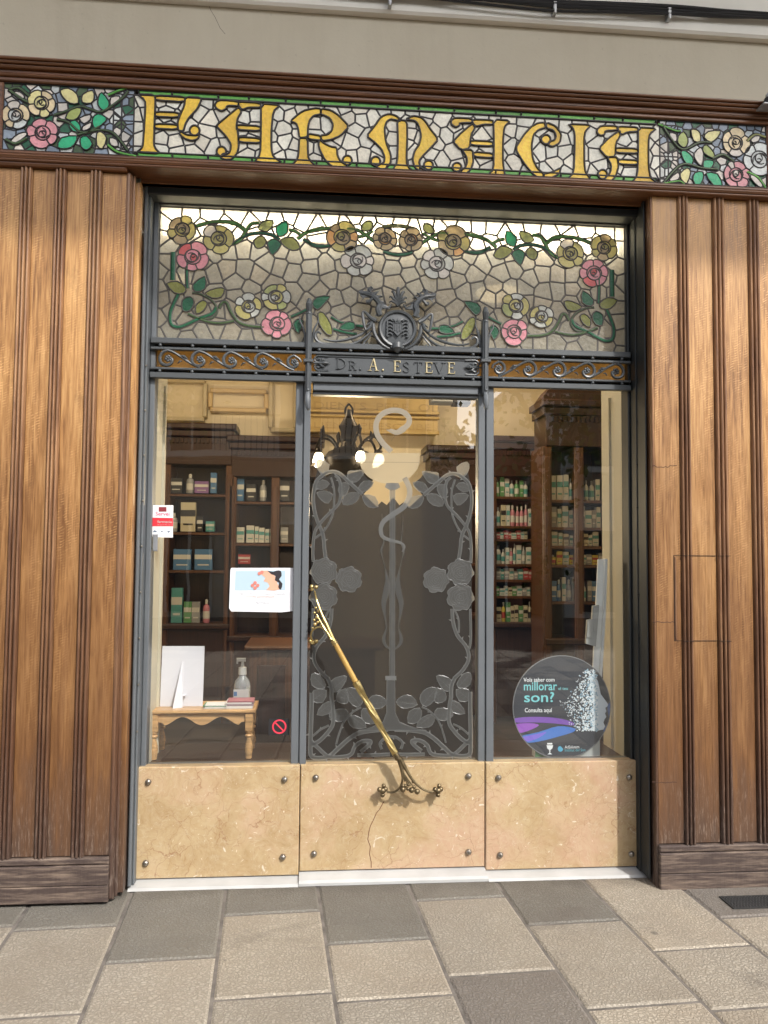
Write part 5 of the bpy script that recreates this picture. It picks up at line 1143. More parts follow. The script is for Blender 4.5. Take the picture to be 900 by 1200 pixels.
def product(x, y, z, w, h, d, col, kind, label, rot=0):
    other = {'white': 'teal', 'cream': 'black', 'pink': 'white', 'teal': 'white', 'blue': 'white', 'green': 'white', 'yellow': 'red', 'red': 'white', 'grey': 'white', 'black': 'white', 'purple': 'white', 'orange': 'white'}[col]
    t = thing('product_'+kind, label, kind, (x, y, z), 'products on the cabinet shelves')
    m = MB().m(PM[col])
    if kind == 'box':
        m.box(x-w/2, x+w/2, y, y+d, z, z+h, .002); kid(m, 'carton', None, t)
    else:
        R = w/2; m.lathe((x, y+R, z), [(R*.92, 0), (R, .01), (R, h*.62), (R*.8, h*.72), (R*.38, h*.78), (R*.38, h*.8)], 12); kid(m, 'bottle_body', None, t, smooth=True)
        m = MB().m(PM['white' if col != 'white' else 'grey']); m.lathe((x, y+R, z), [(R*.42, h*.8), (R*.42, h*.97), (R*.2, h)], 10); kid(m, 'cap', None, t)
    m = MB().m(PM[other]); f = .0012 if kind == 'box' else .0
    if kind == 'box': m.box(x-w*.5+.001, x+w*.5-.001, y-f, y-.0002, z+h*.52, z+h*.74); m.box(x-w*.32, x+w*.32, y-f, y-.0002, z+h*.22, z+h*.28)
    else: m.lathe((x, y+R, z), [(R*1.01, h*.18), (R*1.01, h*.5)], 12)
    kid(m, 'printed_band', None, t)
def cabinet(px0, px1, pytop, yf, shelves, label, cat='cabinet', bays=1, zlow=None, arch=False):
    """glass-less wooden wall cabinet; front face at depth yf, shelf heights by pixel"""
    x0, x1 = X(yf, (px0, 650)), X(yf, (px1, 650)); zt = Z(yf, ((px0+px1)/2, pytop)); t = thing('wall_cabinet', label, cat, ((x0+x1)/2, yf, RZ0)); D = .30
    m = MB().m(DARKW); m.box(x0, x1, yf+D, yf+D+.02, RZ0, zt); kid(m, 'back_panel', None, t)
    m = MB().m(DARKW); m.box(x0-.05, x1+.05, yf-.07, yf+D, zt-.05, zt, .01); m.box(x0-.03, x1+.03, yf-.04, yf+D, zt-.11, zt-.051, .01); m.box(x0-.01, x1+.01, yf-.015, yf+D, zt-.34, zt-.111, .004)
    n = int((x1-x0)/.035)
    for i in range(n): m.box(x0+.01+i*.035, x0+.03+i*.035, yf-.03, yf-.015, zt-.16, zt-.125)
    kid(m, 'cornice', None, t)
    xs = [x0+(x1-x0)*i/bays for i in range(bays+1)]
    for x in xs:
        m = MB().m(ORANGE); m.box(x-.035, x+.035, yf-.012, yf+D, RZ0, zt-.345, .006); m.box(x-.022, x+.022, yf-.02, yf-.012, RZ0+.3, zt-.42, .004); kid(m, 'pilaster', None, t)
    for z in shelves:
        m = MB().m(ORANGE); m.box(x0+.03, x1-.03, yf+.0, yf+D, z-.022, z, .003); kid(m, 'shelf', None, t)
    zl = zlow if zlow else shelves[-1]
    m = MB().m(DARKW); m.box(x0+.02, x1-.02, yf+.005, yf+D-.01, RZ0+.05, zl-.023, .003)
    m.box(x0-.02, x1+.02, yf-.04, yf+.02, zl-.045, zl-.001, .008); kid(m, 'lower_door', None, t)
    return t, x0, x1
def row(x0, x1, y, z, specs, shelf_name, r, hmax):
    """specs: list of (colour, kind, width, height)"""
    x = x0; 
    for i, (c, kd, w, h, gap) in enumerate(specs):
        if x+w > x1: break
        nm = {'box': 'carton', 'bottle': 'bottle'}[kd]
        product(x+w/2, y, z+.0008, w, min(h, hmax), min(.12, .7*w+.03), c, kd, '%s %s, %s on the %s' % (c, nm, ORD[i], shelf_name))
        x += w+gap
def fill_cabinets():
    r = random.Random(4)
    yf = RY1-.36
    zs = [Z(yf, (230, q)) for q in (579, 624, 668.5, 731)]
    cabinet(193, 268, 497, yf, zs, 'dark wooden wall cabinet with blue and teal packs, leftmost behind the glass', bays=1)
    def at(px, pz, w, h, col, kind, lab, y=yf+.03):
        q = P(px, pz, y); product(q.x, y, q.z, w, h, .06, col, kind, lab)
    k = .0072
    for px, pz, w, h, c, kd, lab in ((220, 623, 17, 34, 'cream', 'box', 'tall cream box with black band on the shelf behind the red and white sticker'), (213, 668, 20, 24, 'blue', 'box', 'blue pack, left of two on the same shelf'), (238, 668, 20, 24, 'blue', 'box', 'blue pack, right of two on the same shelf'),
        (206.5, 730, 12.5, 40, 'teal', 'box', 'tall teal box on the shelf above the white display board'), (219.5, 730, 9, 24, 'green', 'box', 'green carton between the teal box and the grey carton'), (229, 730, 9, 24, 'grey', 'box', 'grey carton next to the pink squeeze bottle'), (241, 730, 8, 27, 'pink', 'bottle', 'pink squeeze bottle at the right end of its shelf')):
        at(px, pz, w*k, h*k, c, kd, lab)
    zs = [Z(yf, (310, q)) for q in (588, 637, 690, 745)]
    cabinet(271, 372, 512, yf, zs, 'dark wooden cabinet with a row of white cartons, behind the left window near the mullion', bays=2)
    for i, (px, w, h) in enumerate(((281.5, 9, 18), (293, 9, 20), (300.5, 4.5, 19), (306.5, 6.5, 17.5), (313, 5, 16), (318.5, 4.5, 16))):
        at(px, 636, w*k, h*k, 'white', 'box', '%s white carton from the left in the row of six in the left window' % ORD[i])
    at(286, 661, .1, .08, 'red', 'box', 'small white and red pack above the notice sheet')
    for px, pz, w, h, c, kd, lab in ((203, 623, 8, 22, 'grey', 'bottle', 'grey bottle left of the tall cream box, behind the sticker card'), (234, 623, 7, 18, 'black', 'box', 'small black carton right of the tall cream box'), (246, 623, 10, 12, 'teal', 'box', 'low teal pack at the right end of the cream box shelf'),
        (206, 578, 14, 18, 'black', 'box', 'black box on the top shelf at the far left'), (222, 578, 9, 23, 'grey', 'bottle', 'tall grey bottle on the top left shelf'), (236, 578, 16, 14, 'purple', 'box', 'low purple box on the top left shelf'), (250, 578, 7, 24, 'blue', 'box', 'narrow blue box at the end of the top left shelf'),
        (281, 587, 9, 26, 'blue', 'box', 'blue box, first on the shelf above the six white cartons'), (294, 587, 11, 20, 'black', 'box', 'black box on the shelf above the six white cartons'), (308, 587, 8, 25, 'grey', 'bottle', 'grey bottle on the shelf above the six white cartons'), (333, 587, 12, 24, 'black', 'box', 'black box beside the left mullion, above the cartons'),
        (333, 636, 9, 18, 'grey', 'box', 'grey box beside the left mullion, level with the cartons')):
        at(px, pz, w*k, h*k, c, kd, lab)
    # dark cabinets behind the door, right part
    cabinet(505, 572, 523, yf, [Z(yf, (540, q)) for q in (600, 660, 720)], 'dark red wooden cabinet seen through the upper right of the door glass')
    # right window: back cabinet with full shelves
    zs = [Z(yf, (604, q)) for q in (583, 617, 632, 661, 679, 698, 728)]
    yb = yf-.1
    t, x0, x1 = cabinet(577, 629, 512, yb, zs, 'wooden cabinet crowded with toiletries, at the back of the right window')
    cols = ['white', 'cream', 'pink', 'teal', 'green', 'grey', 'yellow', 'blue', 'red', 'purple']
    hs = [(0, .0), (1, .20), (2, .07), (3, .19), (4, .11), (5, .10), (6, .16)]
    nm = ['top', 'second', 'third', 'fourth', 'fifth', 'sixth', 'lowest']
    pal = {0: ['white', 'green', 'green', 'white'], 1: ['cream', 'white', 'pink', 'white', 'pink', 'pink', 'white', 'cream', 'white', 'grey'], 2: ['white', 'red', 'white', 'cream'], 3: ['pink', 'white', 'white', 'teal', 'white', 'grey'], 4: ['teal', 'white', 'red', 'grey', 'white'], 5: ['cream', 'green', 'white', 'grey'], 6: ['cream', 'yellow', 'purple', 'yellow', 'green', 'white', 'yellow', 'cream']}
    for k_, hm in ((1, .19), (2, .075), (3, .18), (4, .1), (5, .09), (6, .17), (0, .17)):
        sp = [(r.choice(pal[k_]), 'bottle' if (r.random() < .35 and hm > .1) else 'box', r.uniform(.024, .045), hm*r.uniform(.7, 1), r.uniform(.001, .005)) for _ in range(12)]
        row(x0+.04, x1-.03, yb+.03, zs[k_], sp, nm[k_]+' shelf, crowded back cabinet, right window', r, hm)
    # nearer cabinet on the right
    yc = 1.9; zs = [Z(yc, (670, q)) for q in (586, 618, 640, 662, 705, 748)]
    t, x0, x1 = cabinet(641, 716, 470, yc, zs, 'tall wooden cabinet with a dark pediment, right of the crowded one', bays=2)
    m = MB().m(DARKW); zt = Z(yc, (676, 470)); pts = [(x0-.05, zt-.004)]+[(x0-.05+(x1-x0+.1)*i/14, zt+.20*math.sin(math.pi*i/14)**.8+.002) for i in range(15)]+[(x1+.05, zt-.004)]; m.poly(pts, yc-.05, .2); kid(m, 'pediment', None, t)
    pal2 = [['white', 'blue', 'white', 'teal'], ['white', 'white', 'grey'], ['white', 'green', 'cream'], ['white', 'grey', 'yellow', 'yellow'], ['grey', 'white', 'blue'], ['white', 'teal']]
    for k_, hm in ((0, .19), (1, .16), (2, .11), (3, .10), (4, .18)):
        sp = [(r.choice(pal2[k_]), 'bottle' if (r.random() < .3 and k_ != 1) else 'box', r.uniform(.028, .05), hm*r.uniform(.72, 1), r.uniform(.001, .006)) for _ in range(10)]
        row(x0+.04, x1-.04, yc+.03, zs[k_], sp, nm[k_]+' shelf, tall nearer cabinet, right window', r, hm)
fill_cabinets()
def counter():
    y = 1.15; x0, x1 = X(y, (292, 780)), X(y, (345, 780)); zt = Z(y, (315, 757))
    t = thing('wooden_counter', 'orange brown panelled wooden counter inside, right of the pump bottle', 'counter', ((x0+x1)/2, y, RZ0))
    m = MB().m(ORANGE); m.box(x0, x1+.5, y+.02, y+.5, RZ0, zt-.03); kid(m, 'carcass', None, t)
    m = MB().m(ORANGE); m.box(x0-.03, x1+.55, y-.03, y+.53, zt-.029, zt, .01); kid(m, 'counter_top', None, t)
    for a in (0, 1): m = MB().m(DARKW); m.box(x0+.05+a*.22, x0+.22+a*.22, y+.005, y+.019, RZ0+.15, zt-.12, .006); kid(m, 'door_panel', None, t)
counter()
def chandelier():
    y = 1.55; W2 = lambda px, py: P(px, py, y)
    c = W2(408, 560); x = c.x; k = (y+CAMD)/FPX
    t = thing('chandelier', 'dark bronze chandelier with curled arms and lit glass globes hanging behind the door glass', 'chandelier', (x, y, RZ1))
    BZ = mat('dark_bronze', (.028, .020, .013), .35, .7); zt = W2(408, 480).z
    m = MB().m(BZ); m.tube([(x, y, RZ1), (x, y, W2(408, 462).z)], .006, 8)
    m.tube(cr_([(x, y, W2(0, 463).z), (x+.022, y, W2(0, 468).z), (x+.024, y, W2(0, 474).z), (x, y, W2(0, 481).z), (x-.024, y, W2(0, 474).z), (x-.022, y, W2(0, 468).z), (x, y, W2(0, 463).z)], 4), .007, 8)
    zz = lambda py: P(408, py, y).z-c.z
    m.lathe((x, y, c.z), [(a*k, zz(q)) for a, q in ((2, 590), (6, 586), (16, 580), (26, 572), (30, 560), (28, 546), (30, 538), (24, 530), (10, 524), (8, 518), (10, 515), (9, 508), (12, 500), (8, 494), (5, 488), (3, 480))], 24)
    kid(m, 'body', None, t, smooth=True)
    for i in range(6):
        a = (-1.25, -.45, 2.75, 1.9, .6, 3.6)[i]; dx, dy = math.cos(a), math.sin(a); m = MB().m(BZ)
        base = Vector((x, y, W2(0, 526).z)); P3 = lambda r_, dz: (x+dx*r_, y+dy*r_, base.z+dz)
        m.tube(cr_([P3(.05, .0), P3(.12, .10), P3(.19, .12), P3(.235, .06), P3(.225, .03)], 5), .009, 8); m.tube(cr_([P3(.10, .05), P3(.13, .0), P3(.18, -.03), P3(.22, .01)], 5), .006, 6)
        m.lathe(P3(.225, .0), [(.016, 0), (.022, .02), (.012, .035)], 10); m.tube([P3(.19, .12), P3(.20, .16), P3(.19, .19)], [.012, .016, .003], 8); kid(m, 'arm', None, t, smooth=True)
        lf = MB().m(BZ)
        for j in range(7):
            aj = a+j*.9; c0 = Vector(P3(.10+.022*j, -.06-.012*(j % 3))); d_ = Vector((math.cos(aj), math.sin(aj)*.6, -.5)).normalized()*.055; sd_ = d_.orthogonal().normalized()*.018
            lf.add([tuple(c0), tuple(c0+d_*.5+sd_), tuple(c0+d_), tuple(c0+d_*.5-sd_), tuple(c0+d_*.5+Vector((0, .006, .006)))], [(0, 1, 4), (1, 2, 4), (2, 3, 4), (3, 0, 4)])
        kid(lf, 'bronze_leaves', None, t)
        g = MB().m(emis('lit_globe', (1, .86, .62), 5) if i == 0 else bpy.data.materials['lit_globe']); g.lathe(P3(.225, -.075), [(.012, 0), (.028, .015), (.034, .04), (.028, .066), (.016, .078)], 14); kid(g, 'globe', None, t, smooth=True)
    lp = bpy.data.lights.new('chandelier_light', 'POINT'); lp.energy = 34; lp.color = (1, .78, .5); lp.shadow_soft_size = .12; lo = bpy.data.objects.new('chandelier_light', lp); COL.objects.link(lo); lo.location = (x, y, c.z-.16)
chandelier()
def room_fill_lights():  # ceiling lights added out of view to light the room
    BR = mat('lamp_metal', (.12, .1, .07), .4, .8)
    for i, (x, lab) in enumerate(((-1.0, 'left'), (1.3, 'right'))):
        t = thing('room_fill_light', 'round ceiling light added unseen to brighten the %s half of the shop' % lab, 'lamp', (x, 1.7, RZ1)); m = MB().m(emis('fill_glow_'+lab, (1, .84, .6), 6)); m.lathe((x, 1.7, RZ1-.10), [(.05, 0), (.14, .015), (.16, .05)], 20); kid(m, 'opal_shade', None, t, smooth=True)
        m = MB().m(BR); m.lathe((x, 1.7, RZ1-.05), [(.17, 0), (.17, .05)], 20); kid(m, 'rim', None, t)
        lp = bpy.data.lights.new('lamp_light', 'AREA'); lp.shape = 'DISK'; lp.size = .3; lp.energy = 15; lp.color = (1, .80, .52); lo = bpy.data.objects.new('lamp_light', lp); COL.objects.link(lo); lo.location = (x, 1.7, RZ1-.12)
room_fill_lights()
def wall_speaker():
    yb = 2.2; c = P(532, 470, yb); t = thing('ceiling_speaker', 'black and silver device fixed up high behind the top right of the door glass', 'device', tuple(c))
    m = MB().m(PM['black']); a, b = P(532, 466, yb), P(552, 473, yb); m.box(a.x, b.x, yb, yb+.15, b.z, a.z, .01); kid(m, 'housing', None, t)
    m = MB().m(PM['grey']); a, b = P(505, 466, yb), P(531, 472, yb); m.box(a.x, b.x, yb, yb+.12, b.z, a.z, .01); m.box(a.x+.02, a.x+.05, yb+.05, yb+.08, a.z, RZ1); kid(m, 'bracket', None, t)
wall_speaker()
# ================================================================== things in the left window
def side_table():
    yf, yb = .10, .36
    z = Z(yf, (172, 838), (299, 836)); xa, xb = X(yf, (172.5, 836)), X(yf, (299, 836)); zf = z_mar-.0115
    t = thing('side_table', 'small honey coloured wooden table with turned legs and scalloped apron in the left window', 'table', ((xa+xb)/2, (yf+yb)/2, zf))
    m = MB().m(HONEY); m.box(xa, xb, yf, yb, z, z+.018, .006); kid(m, 'table_top', None, t)
    n = 40; H = .062
    def ap(u): 
        v = abs(u-.5)*2
        return .6+.32*math.cos(v*math.pi*2.4)*(1 if v < .85 else .3)
    xa2, xb2 = xa+.035, xb-.035
    pts = [(xa2, z-.001), (xb2, z-.001)]+[(xb2-(xb2-xa2)*i/n, z-H*ap(i/n)) for i in range(n+1)]
    m = MB().m(HONEY); m.poly(pts, yf+.022, .014); kid(m, 'apron', None, t); m = MB().m(HONEY); m.poly(pts, yb-.036, .014); kid(m, 'apron', None, t)
    for x in (xa2-.002, xb2-.012): m = MB().m(HONEY); m.box(x, x+.014, yf+.04, yb-.04, z-.05, z-.001); kid(m, 'apron', None, t)
    Lh = z-zf
    for x in (xa2-.005, xb2+.005):
        for y in (yf+.028, yb-.028):
            m = MB().m(HONEY); m.box(x-.019, x+.019, y-.019, y+.019, z-.085, z-.001, .003)
            h = Lh-.086; pr = [(.012, 0), (.015, h*.02), (.017, h*.18), (.020, h*.34), (.018, h*.48), (.0115, h*.68), (.010, h*.78), (.017, h*.80), (.019, h*.84), (.016, h*.88), (.011, h*.90), (.017, h*.94), (.018, h*.985), (.016, h)]
            m.lathe((x, y, zf), pr, 18); kid(m, 'leg', None, t, smooth=True)
    zt = z+.0185
    # display board seen from behind, with its folding strut
    t = thing('display_board', 'white card display board with folding strut, back turned to the street, standing on the table', 'display board', (X(.2, (212, 828)), .22, zt))
    WP = mat('white_card', (.62, .61, .66), .6)
    y0 = .21; a, b = X(y0, (188, 800)), X(y0, (238, 800)); zh = Z(y0, (212, 758)); m = MB().m(WP); m.add([(a, y0, zt), (b, y0, zt), (b, y0+.03, zh), (a, y0+.03, zh), (a, y0+.004, zt), (b, y0+.004, zt), (b, y0+.034, zh), (a, y0+.034, zh)], [(0, 1, 2, 3), (5, 4, 7, 6), (1, 5, 6, 2), (4, 0, 3, 7), (3, 2, 6, 7), (4, 5, 1, 0)]); kid(m, 'card', None, t)
    cx = X(y0, (213, 800)); zs = Z(y0, (212, 776)); m = MB().m(WP); m.add([(cx-.004, y0+.02, zs), (cx+.008, y0+.02, zs), (cx-.032, y0-.06, zt), (cx+.012, y0-.035, zt), (cx+.006, y0-.004, zt+.05)], [(0, 2, 3, 1), (1, 3, 4)]); m.box(cx-.001, cx+.022, y0-.02, y0+.004, zt+.052, zt+.056); kid(m, 'strut', None, t)
    # booklets and papers
    def pile(lab, px0, px1, y, items, nm, cat):
        a, b = X(y, (px0, 820)), X(y, (px1, 820)); t = thing(nm, lab, cat, ((a+b)/2, y, zt), 'papers on the small table'); z_ = zt
        for i, (c, th, dx, dep) in enumerate(items):
            m = MB().m(mat('paper_%s%d' % (nm, i), c, .5)); w = b-a; ang = R_(dx*200); cx_, cy_ = (a+b)/2, y+dep/2; q = []
            for u, v in ((-w/2, -dep/2), (w/2, -dep/2), (w/2, dep/2), (-w/2, dep/2)): q.append((cx_+u*math.cos(ang)-v*math.sin(ang)+dx, cy_+u*math.sin(ang)+v*math.cos(ang)))
            m.add([(*p_, z_+.0003) for p_ in q]+[(*p_, z_+th) for p_ in q], [(3, 2, 1, 0), (4, 5, 6, 7), (0, 1, 5, 4), (1, 2, 6, 5), (2, 3, 7, 6), (3, 0, 4, 7)]); kid(m, 'sheet' if th < .008 else 'booklet', None, t); z_ += th+.0004
    pile('loose white and green leaflets lying beside the display board', 239, 266, .14, [((.55, .56, .55), .005, .0, .16), ((.62, .62, .62), .004, .006, .14), ((.05, .22, .11), .003, -.004, .12), ((.6, .6, .6), .003, .004, .1)], 'leaflets', 'leaflets')
    pile('thick stack of booklets with reddish covers in front of the pump bottle', 265, 296, .135, [((.62, .6, .58), .012, .0, .11), ((.25, .18, .2), .009, .004, .11), ((.6, .56, .55), .008, -.003, .11), ((.32, .11, .13), .007, .005, .10)], 'booklet_stack', 'booklets')
    # pump bottle
    y = .285; cx = X(y, (284, 800)); k = (y+CAMD)/FPX; t = thing('pump_bottle', 'clear hand gel bottle with a white pump on the right end of the table', 'bottle', (cx, y, zt))
    gm = bpy.data.materials.new('clear_gel'); gm.use_nodes = True; b_ = gm.node_tree.nodes['Principled BSDF']; b_.inputs['Transmission Weight'].default_value = .75; b_.inputs['Base Color'].default_value = (.85, .88, .9, 1); b_.inputs['Roughness'].default_value = .12; b_.inputs['IOR'].default_value = 1.3
    z0 = zt; top = Z(y, (284, 782))-zt; m = MB().m(gm); m.lathe((cx, y, z0), [(9.2*k*.9, 0), (9.4*k, .006), (9.4*k, top*.48), (8.2*k, top*.62), (4*k, top*.76), (3.6*k, top*.8)], 20); kid(m, 'bottle_body', None, t, smooth=True)
    m = MB().m(PM['white']); m.box(cx-9.0*k, cx+8*k, y-9.46*k, y-9.42*k+.0012, z0+.02, z0+top*.42); m2 = MB().m(PM['white']); m2.lathe((cx, y, z0), [(4.6*k, top*.8), (4.6*k, top*1.0), (2*k, top*1.02), (1.5*k, top*1.16)], 14); m2.box(cx-7*k, cx+3.4*k, y-.006, y+.006, z0+top*1.16, z0+top*1.26, .003); m2.box(cx-7*k, cx-5.2*k, y-.004, y+.004, z0+top*1.10, z0+top*1.17)
    kid(m, 'label', None, t); kid(m2, 'pump', None, t, smooth=True)
    m = MB().m(PM['blue']); m.box(cx-8.6*k, cx-5*k, y-9.5*k-.0006, y-9.5*k+.0002, z0+top*.24, z0+top*.36); kid(m, 'label_mark', None, t)
side_table()
def flat_poly(m, material, pts, y, th=.0006): m.m(material); m.poly(pl(pts, y), y, th)
def notices():
    y = -.0021
    WPAP = mat('laminated_paper', (.72, .73, .76), .25)
    t = thing('notice_sheet', 'white laminated notice with a picture of a dark haired woman, taped inside the left window', 'notice', tuple(P(306, 717, y)))
    m = MB(); r_ = 3
    flat_poly(m, WPAP, [(271, 665.5), (343.5, 665.5), (344, 716), (330, 717.5), (300, 717), (271, 716.5), (268.5, 713), (270, 668)], y, .001); kid(m, 'paper', None, t)
    m = MB(); B1 = mat('print_pale_blue', (.40, .52, .60), .35); flat_poly(m, B1, [(276, 669), (334.5, 668.5), (334.5, 691.5), (275, 692)], y-.0008); 
    flat_poly(m, mat('print_skin', (.62, .36, .25), .4), [(305, 668.5), (313, 668.5), (319, 671), (324, 678), (325, 684), (330, 690), (322, 692), (312, 691.5), (316, 687), (314, 683), (309, 681), (311, 677), (306, 673)], y-.0016)
    flat_poly(m, mat('print_hair', (.03, .025, .03), .4), cr_([(313, 668.5), (320, 670), (324, 668.6), (329, 669), (330, 675), (327, 679), (331, 684), (329, 691), (326, 688), (327, 683), (322, 680), (323, 675), (318, 673)], 2), y-.0024)
    C = mat('print_coral', (.60, .20, .16), .4)
    for a, b in ((296, 686), (299, 683), (302, 686), (299, 689), (304, 672), (307, 670.5)): flat_poly(m, C, [(a+2.2*math.cos(q), b+2.2*math.sin(q)) for q in [i*math.pi/3 for i in range(6)]], y-.003-.00007*a/50)
    kid(m, 'picture', None, t)
    m = MB().m(mat('print_grey', (.32, .33, .36), .5)); put_text(m, 'prenga cura de la teva pell aquesta temporada', 277, 696.5, 334, 2.0, y-.0012); put_text(m, 'farmacia', 300, 707.5, 316, 2.6, y-.0012); kid(m, 'printed_text', None, t)
    m = MB().m(C); put_text(m, 'consulta personalitzada', 288, 700, 322, 1.9, y-.0012); kid(m, 'printed_text', None, t)
    # red and white sticker card
    t = thing('alarm_sticker', 'small white and red sticker at the left edge of the left window', 'sticker', tuple(P(191, 629, y)))
    k = crop(172, 585, 22.5); m = MB(); flat_poly(m, mat('sticker_white', (.74, .74, .74), .4), k([(130, 155), (700, 160), (685, 1010), (125, 1000)]), -.0045, .003); kid(m, 'card', None, t)
    m = MB(); R1 = mat('sticker_red', (.62, .03, .045), .4); flat_poly(m, R1, k([(150, 485), (690, 495), (690, 715), (150, 715)]), -.0052); flat_poly(m, mat('sticker_dark_red', (.22, .03, .04), .4), k([(315, 205), (520, 205), (520, 330), (315, 330)]), -.0052); kid(m, 'red_block', None, t)
    m = MB().m(mat('sticker_script', (.6, .1, .2), .5)); a, b = k([(230, 430), (600, 430)]); put_text(m, 'Servei', *a, b[0], 4.6, -.0056, True); kid(m, 'printed_text', None, t)
    m = MB().m(PM['white']); a, b = k([(280, 625), (660, 625)]); put_text(m, 'farmacia', *a, b[0], 3.2, -.0062, True); put_text(m, 'de guardia avui', a[0], a[1]+2.6, b[0], 1.2, -.0062); kid(m, 'printed_text', None, t)
    m = MB(); G = mat('sticker_icon', (.12, .16, .22), .5); flat_poly(m, G, k([(160, 870), (190, 815), (270, 835), (250, 870)]), -.0052); flat_poly(m, G, k([(360, 830), (430, 835), (400, 880)]), -.0052); flat_poly(m, G, k([(530, 830), (620, 845), (575, 890)]), -.0052); kid(m, 'icons', None, t)
    # prohibition sign
    t = thing('prohibition_sticker', 'square black sticker with a red barred circle low in the left window', 'sticker', tuple(P(327, 862, y)))
    m = MB(); flat_poly(m, mat('sticker_black', (.02, .02, .022), .35), [(315, 842), (339, 842), (339, 861.5), (314.5, 861.5)], y-.0006); kid(m, 'backing', None, t)
    m = MB().m(mat('sign_red', (.62, .04, .07), .4)); c = P(327.3, 851.6, y-.0016); R = 7.3*CAMD/FPX
    m.ribbon([(c.x+R*math.cos(a), c.z+R*math.sin(a)) for a in [2*math.pi*i/28 for i in range(28)]], .0072, y-.0016, .0004, True); m.ribbon([(c.x-R*.68, c.z+R*.68), (c.x+R*.68, c.z-R*.68)], .0065, y-.0016, .0004); kid(m, 'barred_circle', None, t)
    t = thing('interior_switch_cover', 'small grey door contact box under the alarm sticker', 'device', tuple(P(182, 640, -.02))); m = MB().m(PM['grey']); a, b = P(179, 626, -.02), P(184, 646, -.02); m.box(a.x, b.x, -.02, -.002, b.z, a.z, .003); kid(m, 'case', None, t)
notices()
